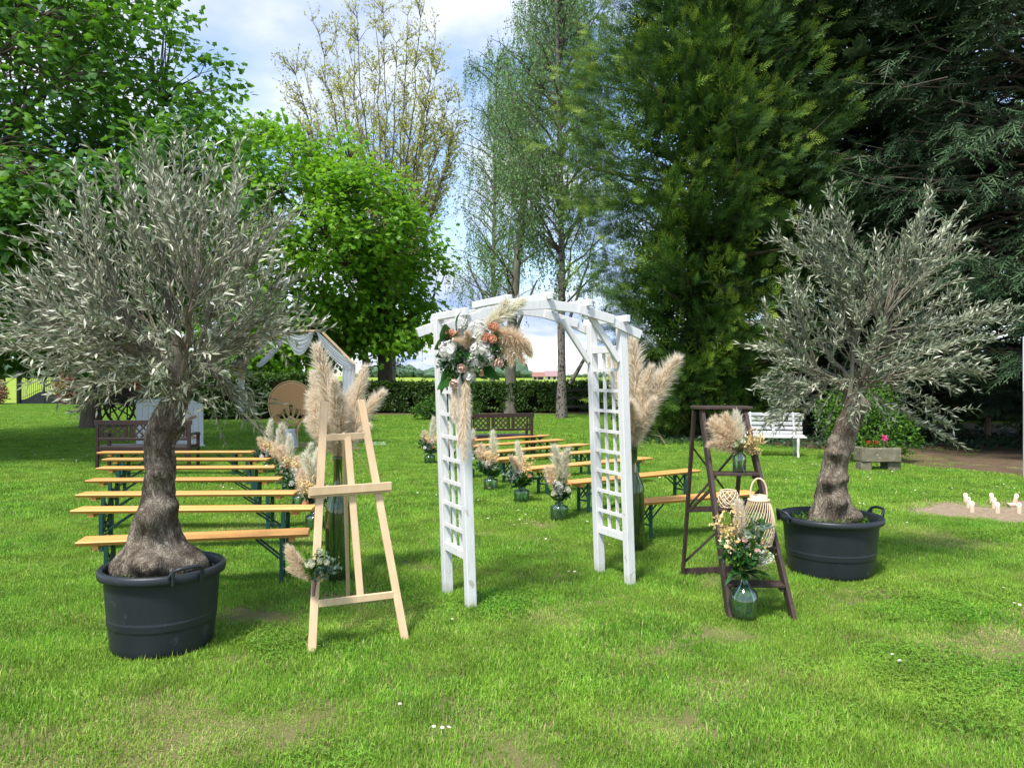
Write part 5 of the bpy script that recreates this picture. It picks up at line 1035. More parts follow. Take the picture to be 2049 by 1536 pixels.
# ------------------------------------------------------------------ flower arrangement on the arch
def arch_flowers():
    Yf = 5.42; c = at(948, 700, 5.58); it = []
    def A(px, py, dy=0.0): return at(px, py, Yf + dy)
    def face(px, py): return ((px - 948) / 60, -1.6, (700 - py) / 70)
    for px, py, r in [(899, 702, .062), (962, 700, .072), (948, 724, .062), (973, 714, .05), (955, 662, .062), (940, 752, .04)]: it.append(('peony', ME['peony'], A(px, py, -.02), face(px, py), r * 1.15, rn(0, 6)))
    for px, py, r, m in [(982, 681, .044, 'rose_p'), (969, 678, .04, 'rose_p'), (986, 657, .042, 'rose_p'), (926, 734, .040, 'rose_b'), (994, 724, .042, 'rose_b'), (912, 762, .042, 'rose_b'), (962, 742, .028, 'rose_p')]: it.append(('rose', ME[m], A(px, py, -.04), face(px, py), r * 1.25, rn(0, 6)))
    def lv(px, py, qx, qy, w=0, s=1.0, dy=.05): p = A(px, py, dy); q = A(qx, qy, dy - .06); it.append(('broad_leaf', BL_[w], p, q - p, np.linalg.norm(q - p) * s * 1.25, math.pi / 2 + rn(-.5, .5)))
    for a in [(905, 680, 868, 690, 0), (900, 690, 884, 652, 0), (915, 665, 908, 632, 0), (928, 660, 930, 634, 2), (915, 725, 868, 770, 1), (920, 735, 880, 782, 1), (965, 725, 985, 755, 0), (950, 735, 962, 758, 0), (930, 740, 918, 775, 1), (985, 710, 1015, 722, 1), (905, 705, 876, 712, 2), (935, 725, 905, 740, 0), (955, 735, 935, 772, 1), (900, 715, 880, 735, 2)]: lv(*a)
    for k in range(9): a = -.9 + .22 * k; p = A(990, 718, .0); d = np.array([math.cos(a), -.1, math.sin(a) - .1]); it.append(('palm_blade', BL_[1], p, d, .11, math.pi / 2))
    def pl(me_, px, py, qx, qy, dy=0, ro=0.0, wid=1.0, nm='pampas_plume'): p = A(px, py, dy); q = A(qx, qy, dy - .03); L = np.linalg.norm(q - p); it.append((nm, me_, p, q - p, (L * wid, L * wid, L), ro))
    pl(PI[0], 958, 658, 1040, 605, .02, 0, 1.3, 'ivory_plume'); pl(PI[1], 966, 660, 1020, 618, .04, 2, 1.4, 'ivory_plume')
    for q in [(1058, 672), (1048, 690), (1052, 662), (1035, 700), (1040, 680)]: pl(PR[0], 985, 668 + rn(-6, 8), *q, rn(-.02, .03), -1.57 + rn(-.5, .5), .95, 'reed_plume')
    for q in [(920, 672), (930, 668), (940, 674), (925, 690)]: pl(PR[1], 950, 695, *q, -.03, rn(0, 6), 1.0, 'reed_plume')
    pl(PL[2], 910, 768, 908, 838, -.02, 1.0, .9); pl(PL[2], 914, 775, 904, 828, 0, 3.0, .8)
    pl(PL[0], 932, 760, 926, 905, -.04, .5, .55); pl(PL[2], 928, 765, 922, 880, -.02, 2.5, .6); pl(PL[1], 936, 765, 932, 870, -.03, 4.0, .55)
    for px, py, k, s in [(940, 655, 'white', .22), (1010, 705, 'white', .24), (900, 685, 'white', .16), (1020, 668, 'white', .2), (925, 770, 'white', .14), (915, 672, 'peach', .16), (905, 668, 'peach', .15), (990, 690, 'peach', .15), (915, 720, 'euca', .22), (945, 690, 'euca', .2), (910, 735, 'pale', .2), (990, 705, 'pale', .2), (935, 715, 'green', .24), (960, 720, 'green', .24), (975, 690, 'green', .22), (920, 700, 'green', .22), (900, 720, 'euca', .18), (1000, 712, 'white', .18)]:
        f = unit(np.array(face(px, py)) * [1.2, .6, 1.2]); it.append((k + '_sprig', SG[k], A(px, py, .03) - f * .5 * s, f, s, rn(0, 6)))
    # velvety bunny tail
    mb = MB(); lathe(mb, [(0, 0), (.1, .05), (.17, .3), (.19, .55), (.15, .82), (.06, .98), (0, 1)], 12); bt = mb.mesh('bunny_tail', M_IVORY, smooth=True); p = A(955, 690, -.06); q = A(963, 660, -.08); it.append(('bunny_tail', bt, p, q - p, np.linalg.norm(q - p), 0.0))
    bouquet(c, 'large peony, rose and pampas arrangement fixed to the left of the arch', 'floral arrangement', it, None, name='floral_arrangement')
arch_flowers()

# ------------------------------------------------------------------ posy on the easel leg
def easel_posy():
    c = at(627, 1160, 4.72) ; Yp = c[1] - .01; A = lambda px, py, dy=0: at(px, py, Yp + dy); it = []
    for q in [(572, 1108), (570, 1124), (588, 1104), (580, 1138), (576, 1116)]: p = A(626, 1160, .01); e = A(*q); L = np.linalg.norm(e - p); it.append(('reed_plume', PR[0], p, e - p, (L * .55, L * .55, L), rn(0, 6)))
    for px, py, r in [(639, 1106, .036), (625, 1132, .046), (652, 1128, .028), (640, 1126, .03)]: it.append(('rose', ME['rose_c'], A(px, py, -.03), ((px - 630) / 40, -.9, .7), r, rn(0, 6)))
    for px, py, k, s in [(620, 1112, 'pale', .13), (642, 1122, 'pale', .13), (636, 1140, 'white', .10), (660, 1122, 'euca', .12), (646, 1148, 'yellow', .1)]: p = A(630, 1165, 0); e = A(px, py, -.01); it.append((k + '_sprig', SG[k], p, e - p, np.linalg.norm(e - p) * 1.15, rn(0, 6)))
    t = bouquet(c, 'small cream rose posy tied to the left easel leg', 'bouquet', it, None, name='posy')
    mb = MB(); tube(mb, [A(630, 1162, -.012), A(627, 1192, -.012)], [.012, .009], 8); mb.build('ribbon_wrap', M_WRAP, t, smooth=True)
easel_posy()
# ------------------------------------------------------------------ stepladder and what stands on it
def ladder():
    FL = G(1460, 1238); FR = G(1588, 1241); TL = at(1404, 820, 6.0); TR = at(1488, 820, 6.02); RLf = G(1366, 1152); w = FR - FL
    t = thing('stepladder', (FL + FR + RLf * 2) / 4, 'old dark wooden stepladder dressed with lanterns and flowers', 'stepladder'); u = unit(TR - TL)
    front = unit(np.cross(u, TL - FL)); front = front if front[1] < 0 else -front
    for p, q in ((FL, TL), (FR, TR)): mb = MB(); beam(mb, p, q, .028, .075, front); mb.build('rail', M_DARKWOOD, t, bevel=.003)
    RRf = RLf + np.array([.43, .08, 0]); TRL = TL + [-.035, .10, -.01]; TRR = TR + [.035, .10, -.01]
    for p, q in ((RLf, TRL), (RRf, TRR)): mb = MB(); beam(mb, p, q, .04, .026, u); mb.build('rear_leg', M_DARKWOOD, t, bevel=.003)
    mb = MB(); c = (TL + TR) / 2 + [0, .04, .018]; box(mb, c, (np.linalg.norm(TR - TL) + .10, .21, .024), frame(u)); mb.build('top', M_DARKWOOD, t, bevel=.004)
    steps = []
    for s in (.155, .325, .5, .672, .835):
        a = FL + (TL - FL) * s; b = FR + (TR - FR) * s; back = np.array([-u[1], u[0], 0]); mb = MB(); box(mb, (a + b) / 2 + back * .01, (np.linalg.norm(b - a) - .028, .13, .022), frame(b - a)); mb.build('step', M_DARKWOOD, t, bevel=.003); steps.append((a, b))
        for e, sg in ((a, 1), (b, -1)): mb = MB(); box(mb, e + unit(b - a) * sg * .028 + [0, 0, -.026], (.02, .09, .03), frame(b - a)); mb.build('step_cleat', M_DARKWOOD, t)
    rl = lambda s: RLf + (TRL - RLf) * s; rr = lambda s: RRf + (TRR - RRf) * s
    for s, h in ((.03, .05), (.42, .045)): mb = MB(); beam(mb, rl(s), rr(s), .02, h); mb.build('rear_rail', M_DARKWOOD, t)
    for p, q in ((rl(.08), (rl(.30) + rr(.30)) / 2 + (rr(0) - rl(0)) * .25), (rr(.80), rl(.42)), (rl(.80), rr(.44))): mb = MB(); beam(mb, np.asarray(p) + [0, .016, 0], np.asarray(q) + [0, .016, 0], .012, .03, (0, 1, 0)); mb.build('rear_brace', M_DARKWOOD, t)
    for f, tt, r, s1 in ((FL, TL, rl, .44), (FR, TR, rr, .44)): mb = MB(); beam(mb, f + (tt - f) * .60, r(s1 - .04), .012, .024); mb.build('spreader', M_DARKWOOD, t)
    return steps
ST = ladder()
def on(step, f, fwd=.0): a, b = ST[step]; return a + (b - a) * f + np.array([0, -fwd, .012])
# jar on the fourth step
c = on(3, .60); mb = MB(); lathe(mb, [(0, .004), (.044, .002), (.05, .01), (.05, .11), (.045, .13), (.027, .143), (.025, .165), (.022, .165), (.024, .143), (.041, .127), (.0465, .108), (.0465, .012), (0, .01)], 28, c); tag(mb.build('flower_jar', M_TGLASS, smooth=True, org=c), 'small pale glass jar on the upper step of the stepladder', 'jar')
m = c + np.array([0, 0, .155]); it = []
for d, s in (((-.9, -.2, .8), .26), ((-.7, .1, 1.0), .27), ((-.5, -.2, 1.1), .25), ((-1.1, -.1, .6), .22)): it.append(('reed_plume', PR[1], m, d, s, rn(0, 6)))
it += [('ivory_plume', PI[1], m, (.1, .1, 1), .27, 1.0), ('ivory_plume', PI[0], m, (-.1, .1, 1), .26, 1.0), ('rose', ME['rose_c'], m + [-.045, -.05, .045], (-.4, -1, .4), .034, 0), ('rose', ME['rose_c'], m + [.0, -.05, .075], (.1, -1, .4), .034, 2)]
for d, s in (((.9, -.2, .6), .19), ((.7, -.3, .9), .2), ((1, -.2, .1), .15), ((.3, -.4, .5), .14)): it.append(('amber_sprig', SG['yellow'], m, d, s, rn(0, 6)))
it += [('greenery', SG['pale'], m, (-.3, -.5, .5), .12, 0), ('greenery', SG['green'], m, (.4, -.3, .6), .12, 0)]
bouquet(m, 'cream rose and pampas posy in the small jar on the stepladder', 'bouquet', it, [([c + [rn(-.02, .02), rn(-.02, .02), .012], m + [rn(-.01, .01), rn(-.01, .01), 0], m + [rn(-.04, .04), -.02, .06]], .0028) for _ in range(7)])
# small lattice lantern
def lattice_lantern(c, r0, h, label):
    t = thing('lattice_lantern', c, label, 'lantern'); prof = lambda s: r0 * (.80 + .42 * math.sin(math.pi * (.12 + .76 * s)) - .12 * s)
    for sg in (1, -1):
        mb = MB()
        for k in range(11):
            a0 = k * 6.283 / 11; pts = []
            for s in np.linspace(0, 1, 9): a = a0 + sg * s * 1.5; pts.append(c + np.array([math.cos(a) * prof(s), math.sin(a) * prof(s), .008 + s * h]))
            tube(mb, pts, .0042, 5)
        mb.build('lattice_strips', M_BAMBOO, t, smooth=True)
    for s, r in ((0, .006), (1, .006)): mb = MB(); tube(mb, [c + np.array([math.cos(a) * prof(s), math.sin(a) * prof(s), .008 + s * h]) for a in np.linspace(0, 6.283, 25)], r, 6, cap=False); mb.build('rim', M_BAMBOO, t, smooth=True)
    mb = MB(); lathe(mb, [(0, .012), (prof(.1) * .6, .012), (prof(.5) * .62, h * .5), (prof(.5) * .62, h * .9)], 20, c); mb.build('glass_cup', M_TGLASS, t, smooth=True)
    mb = MB(); tube(mb, [c + np.array([0, 0, .01]), c + np.array([0, 0, h * .6])], .022, 12); mb.build('candle', M_CORK, t, smooth=True)
    mb = MB(); tube(mb, [c + np.array([math.cos(a) * prof(1) * 1.03, -abs(math.sin(a)) * prof(.5) * 1.12, h - abs(math.sin(a)) * h * .72]) for a in np.linspace(0, math.pi, 15)], .004, 6); mb.build('handle', M_BAMBOO, t, smooth=True)
lattice_lantern(on(2, .26) + [0, .0, 0], .066, .115, 'small round lattice lantern on the middle step of the stepladder')
def bamboo_lantern(c, R, h, label):
    t = thing('bamboo_lantern', c, label, 'lantern'); prof = lambda s: R * (.58 + .42 * math.sin(math.pi * min(1, .16 + .80 * s)) ** 1.0 if s < .5 else .58 + .42 * math.sin(math.pi * (.16 + .80 * s)))
    mb = MB()
    for k in range(30):
        a0 = k * 6.283 / 30; tube(mb, [c + np.array([math.cos(a0 + s * 1.15) * prof(s), math.sin(a0 + s * 1.15) * prof(s), .012 + s * h]) for s in np.linspace(0, 1, 10)], .0036, 4)
    mb.build('rods', M_BAMBOO, t, smooth=True)
    for s, rr, nm in ((0, .007, 'base_ring'), (.47, .0035, 'middle_ring'), (1, .009, 'top_ring')): mb = MB(); tube(mb, [c + np.array([math.cos(a) * prof(s), math.sin(a) * prof(s), .012 + s * h]) for a in np.linspace(0, 6.283, 31)], rr, 6, cap=False); mb.build(nm, M_BAMBOO, t, smooth=True)
    mb = MB(); lathe(mb, [(prof(1) * .86, h - .01), (prof(1) * .86, h + .045), (prof(1) * .80, h + .045), (prof(1) * .80, h - .01)], 28, c); mb.build('collar', M_BAMBOO, t, smooth=True)
    mb = MB(); rr = prof(1) * .84; tube(mb, [c + np.array([math.cos(a) * rr, 0, h + .035 + (math.sin(a) ** .8 if math.sin(a) > 0 else 0) * .13]) for a in np.linspace(0, math.pi, 19)], .007, 6); mb.build('handle', M_BAMBOO, t, smooth=True)
    mb = MB(); lathe(mb, [(0, .02), (R * .45, .02), (R * .45, h * .8)], 20, c); mb.build('glass_cup', M_TGLASS, t, smooth=True); mb = MB(); box(mb, c + [0, 0, .008], (R, R, .012)); mb.build('base_plate', M_BAMBOO, t)
bamboo_lantern(on(1, .66) + [0, -.04, 0], .112, .32, 'tall barrel-shaped bamboo lantern with loop handle on the stepladder')
# demijohn in front of the ladder
DJ = G(1489, 1238); mb = MB(); lathe(mb, [(0, .012), (.078, .004), (.094, .014), (.099, .04), (.102, .12), (.10, .16), (.086, .195), (.062, .222), (.04, .245), (.026, .275), (.024, .32), (.029, .323), (.029, .333), (.022, .333), (.0215, .275), (.035, .247), (.058, .217), (.082, .19), (.095, .157), (.097, .12), (.094, .045), (.086, .022), (0, .03)], 36, DJ)
tag(mb.build('demijohn', M_TGLASS2 if 'M_TGLASS2' in globals() else glassmat('sea_green_glass', (.80, .93, .86), dens=.025), smooth=True, org=DJ), 'round pale green demijohn on the grass before the stepladder', 'demijohn')
m = DJ + np.array([0, 0, .33]); it = [('pampas_plume', PL[2], m + [-.02, -.03, .11], (-.14, 0, 1), (.26, .26, .37), 1.0), ('pampas_plume', PL[0], m + [-.01, -.02, .10], (-.10, .05, 1), (.26, .26, .36), 2.0)]
for d, s in (((-.42, -.2, 1), .38), ((.3, -.5, .9), .22), ((.4, -.5, .7), .2)): it.append(('amber_sprig', SG['yellow'], m + [0, 0, .06], d, s, rn(0, 6)))
for d, s, k in (((.3, -.1, 1), .34, 'euca'), ((.15, -.1, 1), .34, 'pale'), ((-.6, -.4, .7), .24, 'green'), ((-.4, -.5, .4), .22, 'pale'), ((.1, -.6, .6), .22, 'green'), ((-.5, -.2, .9), .26, 'pale'), ((.6, -.5, .5), .22, 'white'), ((-.2, -.5, .9), .26, 'white'), ((.5, -.6, .7), .22, 'white'), ((-.4, -.4, 1), .26, 'white'), ((-.1, -.5, 1), .24, 'pale')): it.append((k + '_sprig', SG[k], m + [0, 0, .03], d, s, rn(0, 6)))
for d, s, k in (((.9, -.6, .25), .22, 0), ((-.9, -.5, .15), .2, 1), ((.3, -.9, .3), .18, 2), ((-.6, -.7, .4), .18, 0), ((.7, -.2, -.1), .17, 1), ((-.2, -.9, -.2), .12, 2)): it.append(('broad_leaf', BL_[k], m, d, s, rn(-.5, .5)))
for q, d in (((-.03, -.10, .24), (-.2, -1, .5)), ((.04, -.12, .17), (.3, -1, .4))): it.append(('rose', ME['rose_b'], m + np.array(q), d, .032, rn(0, 6)))
bouquet(m, 'tall posy with pampas and amber blossoms in the demijohn', 'bouquet', it, [([DJ + [rn(-.03, .03), rn(-.03, .03), .03], m, m + [rn(-.06, .06), rn(-.06, .02), .25]], .004) for _ in range(6)])

# ------------------------------------------------------------------ beer benches
def bench_proto():
    L, Dp, H = 2.2, .25, .42; t = thing('beer_bench', (0, 0, 0), 'x', 'bench', 'folding wooden benches in rows')
    mb = MB(); h = .035; e = .045
    V = np.array([[-L / 2, -Dp / 2 + .02, H - h], [L / 2, -Dp / 2 + .02, H - h], [L / 2, Dp / 2 - .02, H - h], [-L / 2, Dp / 2 - .02, H - h], [-L / 2, -Dp / 2, H - .008], [L / 2, -Dp / 2, H - .008], [L / 2, Dp / 2, H - .008], [-L / 2, Dp / 2, H - .008], [-L / 2 + .004, -Dp / 2 + .008, H], [L / 2 - .004, -Dp / 2 + .008, H], [L / 2 - .004, Dp / 2 - .008, H], [-L / 2 + .004, Dp / 2 - .008, H]])
    q = lambda a, b: [[a + i, a + (i + 1) % 4, b + (i + 1) % 4, b + i] for i in range(4)]
    mb.add(V, np.array([[3, 2, 1, 0], [8, 9, 10, 11]] + q(0, 4) + q(4, 8))); mb.build('seat', M_BENCH, t)
    for s in (-1, 1):
        x = s * (L / 2 - .27)
        for y in (-.095, .095): mb = MB(); box(mb, (x, y, (H - h) / 2), (.035, .03, H - h)); mb.build('leg', M_GREEN, t)
        mb = MB(); box(mb, (x, 0, .17), (.012, .16, .02)); beam(mb, (x + .006, -.08, .20), (x + .006, .08, H - .06), .008, .02); beam(mb, (x - .006, .08, .20), (x - .006, -.08, H - .06), .008, .02); mb.build('crossbar', M_GREEN, t)
        for y in (-.05, .05): mb = MB(); beam(mb, (x - s * .01, y, .20), (x - s * .26, y, H - h - .01), .010, .016); mb.build('brace', M_GREEN, t)
        mb = MB(); box(mb, (s * (L / 2 - .17), 0, H - h - .018), (.055, .19, .034)); mb.build('cleat', M_BENCH, t)
    return t
BP = bench_proto(); first = True
rows = []
for a, b in [((150, 1090), (617, 1071)), ((140, 1025), (624, 1021)), ((150, 993), (588, 990)), ((170, 964), (558, 961)), ((191, 939), (548, 937)), ((203, 921), (534, 921)), ((193, 907), (503, 906))]: rows.append((G(*a, .40), G(*b, .40), 'left'))
for a, b in [((1272, 1010), (1522, 989)), ((1145, 969), (1402, 943)), ((1063, 940), (1306, 918)), ((997, 921), (1203, 904)), ((978, 907), (1178, 890)), ((950, 894), (1129, 881)), ((940, 883), (1101, 872))]: rows.append((G(*a, .40), G(*b, .40), 'right'))
nth = ['nearest the camera', 'second from the front', 'third from the front', 'fourth from the front', 'fifth from the front', 'sixth from the front', 'farthest from the camera']
cnt = {'left': 0, 'right': 0}; used = False
for a, b, side in rows:
    o = copy_tree(BP) if used else BP; used = True; u = unit(b - a); n_ = np.array([-u[1], u[0], 0]); c = (a + b) / 2 + n_ * .12
    o.location = (c[0], c[1], 0); o.rotation_euler = (0, 0, math.atan2(u[1], u[0])); o.scale = (np.linalg.norm(b - a) / 2.2, 1, 1)
    o['label'] = 'orange-varnished folding bench in the %s block, row %s' % (side, nth[cnt[side]]); cnt[side] += 1

# ------------------------------------------------------------------ carved dark benches (seen from behind), white slat bench
def carved_bench(loc, rz, W, label):
    t = thing('carved_bench', (0, 0, 0), label, 'bench', 'dark carved garden benches')
    def B(nm, c, s, R=None): mb = MB(); box(mb, c, s, R); mb.build(nm, M_MAHOG, t, bevel=.004)
    for s in (-1, 1):
        B('leg', (s * (W / 2 - .03), 0, .45), (.055, .05, .9)); B('leg', (s * (W / 2 - .03), .46, .31), (.055, .05, .62)); mb = MB(); tube(mb, [(s * (W / 2 - .03), -.02, .63), (s * (W / 2 - .03), .25, .645), (s * (W / 2 - .03), .5, .63), (s * (W / 2 - .03), .54, .60)], [.024, .026, .028, .02], 8); mb.build('armrest', M_MAHOG, t, smooth=True)
        B('side_rail', (s * (W / 2 - .03), .23, .38), (.04, .42, .06)); mb = MB(); beam(mb, (s * (W / 2 - .06), .02, .22), (s * (W / 2 - .16), .02, .36), .03, .05); mb.build('bracket', M_MAHOG, t)
    B('top_rail', (0, 0, .86), (W + .04, .045, .085)); B('lower_rail', (0, 0, .56), (W - .11, .04, .05)); B('seat_rail', (0, 0, .385), (W - .11, .035, .07)); B('seat_rail', (0, .46, .385), (W - .11, .035, .07))
    for k in range(6): B('seat_slat', (0, .03 + k * .082, .43), (W - .06, .068, .02))
    z0, z1 = .585, .82; xs = np.linspace(-W / 2 + .06, W / 2 - .06, 4)
    for k in range(3):
        a, b = xs[k] + .06, xs[k + 1] - .06; mb = MB(); n = 3
        for x in (a, b): box(mb, (x, 0, (z0 + z1) / 2), (.028, .02, z1 - z0))
        for j in range(4):
            f = (j + .0) / 3
            for s in (1, -1):
                # diagonal lattice laths clipped to the panel
                cx = a + (b - a) * f; h = (z1 - z0); dx = h * .95; p = np.array([cx - s * dx / 2, 0, z0]); q = np.array([cx + s * dx / 2, 0, z1])
                t0, t1 = 0.0, 1.0; lo, hi = a, b
                for (p0, dd) in ((p[0], q[0] - p[0]),):
                    ta, tb = sorted(((lo - p0) / dd, (hi - p0) / dd)); t0, t1 = max(t0, ta), min(t1, tb)
                if t1 - t0 > .08: beam(mb, p + (q - p) * t0 + [0, s * .006, 0], p + (q - p) * t1 + [0, s * .006, 0], .012, .026)
        mb.build('lattice_panel', M_MAHOG, t)
        if k < 2:
            for x in (-.028, .028): B('back_slat', (xs[k + 1] + x, 0, (z0 + z1) / 2), (.026, .02, z1 - z0))
    for s in (-1, 1): B('back_slat', (s * (W / 2 - .08), 0, (z0 + z1) / 2), (.024, .02, z1 - z0))
    t.location = tuple(float(x) for x in loc); t.rotation_euler = (0, 0, rz); return t
p = (G(193, 945) + G(376, 936)) / 2; carved_bench(p, .05, 1.68, 'dark mahogany carved bench behind the left bench rows')
p = (G(938, 916) + G(1063, 908)) / 2; carved_bench(p, .22, 1.42, 'dark mahogany carved bench seen through the arch')
def white_bench(loc, rz, W, label):
    t = thing('slatted_bench', (0, 0, 0), label, 'bench'); M = M_WHITE
    for k in range(5): mb = MB(); box(mb, (0, .19 + k * .028, .50 + k * .095), (W, .018, .068), frame((1, 0, 0), (0, -.28, 1))); mb.build('back_slat', M, t, bevel=.003)
    for k in range(5): mb = MB(); box(mb, (0, -.22 + k * .088, .43 + .006 * k), (W, .07, .022)); mb.build('seat_slat', M, t, bevel=.003)
    for s in (-1, 1):
        x = s * (W / 2 - .17)
        for pts, nm in (([(x, -.22, .41), (x, -.24, .30), (x, -.20, .15), (x, -.26, 0)], 'front_leg'), ([(x, .12, .41), (x, .18, .28), (x, .16, .12), (x, .25, 0)], 'rear_leg')): mb = MB(); tube(mb, pts, [.035, .032, .024, .028], 8); mb.build(nm, M, t, smooth=True)
        mb = MB(); tube(mb, [(x, -.22, .405), (x, 0, .405), (x, .14, .42), (x, .2, .55), (x, .32, .93)], .018, 6); mb.build('frame', M, t, smooth=True)
    mb = MB(); box(mb, (.02, .26, .69), (.05, .02, .46), frame((1, 0, 0), (0, .28, 1))); mb.build('back_batten', M, t)
    t.location = tuple(float(x) for x in loc); t.rotation_euler = (0, 0, rz); return t
white_bench(G(1549, 914), -.16, 1.22, 'white slatted garden bench behind the stepladder under the cypress')

# ------------------------------------------------------------------ stone trough, pins, post, statue, lantern post
def trough():
    c = G(1755, 941); t = thing('stone_trough', c, 'mossy stone flower trough on two stone blocks', 'planter'); W, D, h0, h1 = .70, .36, .17, .42; Z = c + np.array([0, 0, 0])
    mb = MB(); box(mb, Z + [0, 0, h0 + .042], (W - .11, D - .11, .08))
    for s in (-1, 1): box(mb, Z + [0, s * (D / 2 - .03), (h0 + h1) / 2], (W, .06, h1 - h0)); box(mb, Z + [s * (W / 2 - .03), 0, (h0 + h1) / 2], (.056, D - .1215, h1 - h0 - .004))
    mb.build('basin', M_STONE, t, bevel=.012); mb = MB(); box(mb, Z + [0, 0, h1 - .05], (W - .13, D - .13, .05)); mb.build('soil', M_POTSOIL, t)
    for s, w in ((-1, .19), (1, .24)): mb = MB(); box(mb, Z + [s * (W / 2 - .10), s * .02, h0 / 2], (w, D * .8, h0), frame((1, .08 * s, 0))); mb.build('support_block', M_STONE, t, bevel=.02)
    lp = c + np.array([0, 0, h1 - .03]); g = thing('geraniums', lp, 'pink and red geraniums growing in the stone trough', 'flowers'); mb = MB(); k = 420; p = lp + np.stack([rng.uniform(-.3, .3, k), rng.uniform(-.11, .11, k), rng.uniform(0, .13, k)], 1); scatter(mb, OVATE, p, rvec(k), rvec(k) + [0, 0, 1], rng.uniform(.03, .06, k), rng.random(k)); mb.build('leaves', M_SHRUB, g)
    for x, z, r, mt in ((.09, .2, .055, M_PINKFL), (-.07, .13, .035, M_REDFL), (-.2, .13, .03, M_REDFL)): mb = MB(); k = 60; d = rvec(k); p = lp + [x, -.1, z] + d * r * .8; scatter(mb, OVATE, p, rvec(k), d, r * .6, rng.random(k)); tube(mb, [lp + [x, -.06, 0], lp + [x, -.1, z]], .004, 4); mb.build('blossom', mt, g)
trough()
def number_mesh(txt, size):
    cu = bpy.data.curves.new('number', 'FONT'); cu.body = txt; cu.size = size; cu.align_x = 'CENTER'; cu.align_y = 'CENTER'; cu.extrude = .0006; ob = bpy.data.objects.new('tmp', cu); COL.objects.link(ob); bpy.context.view_layer.update()
    me_ = bpy.data.meshes.new_from_object(ob.evaluated_get(bpy.context.evaluated_depsgraph_get())); bpy.data.objects.remove(ob); me_.materials.clear(); me_.materials.append(M_INK); return me_
def pin(px, py, txt, label, lie=False, tilt=0.0):
    c = G(px, py); r, h = .0265, .138; t = thing('throwing_pin', (0, 0, 0), label, 'pin', 'numbered wooden throwing pins'); n = 20; th = np.arange(n) * 6.283 / n; sl = 1.0
    b = np.stack([r * np.cos(th), r * np.sin(th), 0 * th], 1); tp = np.stack([r * np.cos(th), r * np.sin(th), h - r * sl + sl * r * np.sin(th)], 1)
    mb = MB(); mb.add(np.vstack([b, tp]), [[i, (i + 1) % n, n + (i + 1) % n, n + i] for i in range(n)]); mb.add(np.vstack([tp, [[0, 0, h - r * sl]]]), [[i, (i + 1) % n, n] for i in range(n)]); mb.add(np.vstack([b, [[0, 0, 0]]]), [[(i + 1) % n, i, n] for i in range(n)]); mb.build('body', M_PIN, t)
    if txt: o = bpy.data.objects.new('number', number_mesh(txt, .04)); COL.objects.link(o); o.parent = t; o.location = (0, -.001, h - r * sl + .0015); o.rotation_euler = (math.radians(45), 0, 0)
    t.location = (c[0], c[1], .004 if not lie else r + .004)
    t.rotation_euler = (0, tilt, -math.atan2(c[0], c[1]) + rn(-.15, .15)) if not lie else (math.pi / 2, 0, -1.25)
PINL = {'10': 'throwing pin marked ten, rear left of the pins', '6': 'throwing pin marked six, middle of the left file', '1': 'throwing pin marked one, front of the left file', '11': 'throwing pin marked eleven, rear of the middle file', '7': 'throwing pin marked seven, middle of the middle file', '2': 'throwing pin marked two, front of the middle file', '12': 'tilted throwing pin marked twelve at the rear right', '3': 'throwing pin marked three, front right of the pins'}
for px, py, txt in [(1932, 1007, '10'), (1938, 1016, '6'), (1945, 1025, '1'), (1984, 1007, '11'), (1989, 1017, '7'), (1996, 1027, '2'), (2030, 1008, '12'), (2039, 1028, '3')]: pin(px, py, txt, PINL[txt], tilt=.2 if txt == '12' else 0)
pin(2030, 1014, '', 'pale wooden throwing pin lying on its side on the dirt', True)
c = G(2050, 958); t = thing('white_post', c, 'slim white post at the right edge of the lawn', 'post'); mb = MB(); tube(mb, [c, c + [0, 0, 1.45]], .022, 12); mb.build('lower_tube', pmat('grey_paint', (.45, .46, .46), (.4, .41, .41)), t, smooth=True); mb = MB(); tube(mb, [c + [0, 0, 1.45], c + [0, 0, 2.35]], .026, 12); mb.build('upper_tube', M_WHITE, t, smooth=True)
c = np.array([at(1976, 890, 20.5)[0], 20.5, 0]); mb = MB(); tube(mb, curve(c, c + [.05, 0, 1.9], 0, 6, .02), .075, 10); o = mb.build('wooden_stake', pmat('weathered_stake', (.20, .15, .10), (.13, .10, .07), scale=8, stretch=(3, 3, .5), coord='World'), smooth=True, org=c); tag(o, 'weathered brown stake standing under the dark conifers', 'stake')
def statue():
    c = np.array([(1312 - CX) / FPX * 23.6, 23.6, 0]); t = thing('statue', c, 'pale stone garden figure half hidden behind the pampas', 'statue'); S = pmat('pale_stone', (.30, .31, .29), (.22, .23, .21), scale=9, rough=.9)
    mb = MB(); box(mb, c + [0, 0, .2], (.34, .34, .4)); box(mb, c + [0, 0, .42], (.4, .4, .05)); mb.build('plinth', S, t, bevel=.01)
    mb = MB(); lathe(mb, [(0, .44), (.15, .445), (.13, .6), (.10, .75), (.085, .85), (.11, .98), (.12, 1.06), (.05, 1.11), (.04, 1.14), (.065, 1.19), (.07, 1.24), (.05, 1.30), (0, 1.32)], 20, c, sy=.75); tube(mb, [c + [-.11, 0, 1.04], c + [-.18, -.03, .9], c + [-.08, -.12, .84]], [.04, .034, .026], 8); tube(mb, [c + [.11, 0, 1.04], c + [.17, -.03, .9], c + [.06, -.12, .9]], [.04, .034, .026], 8); mb.build('figure', S, t, smooth=True)
statue()
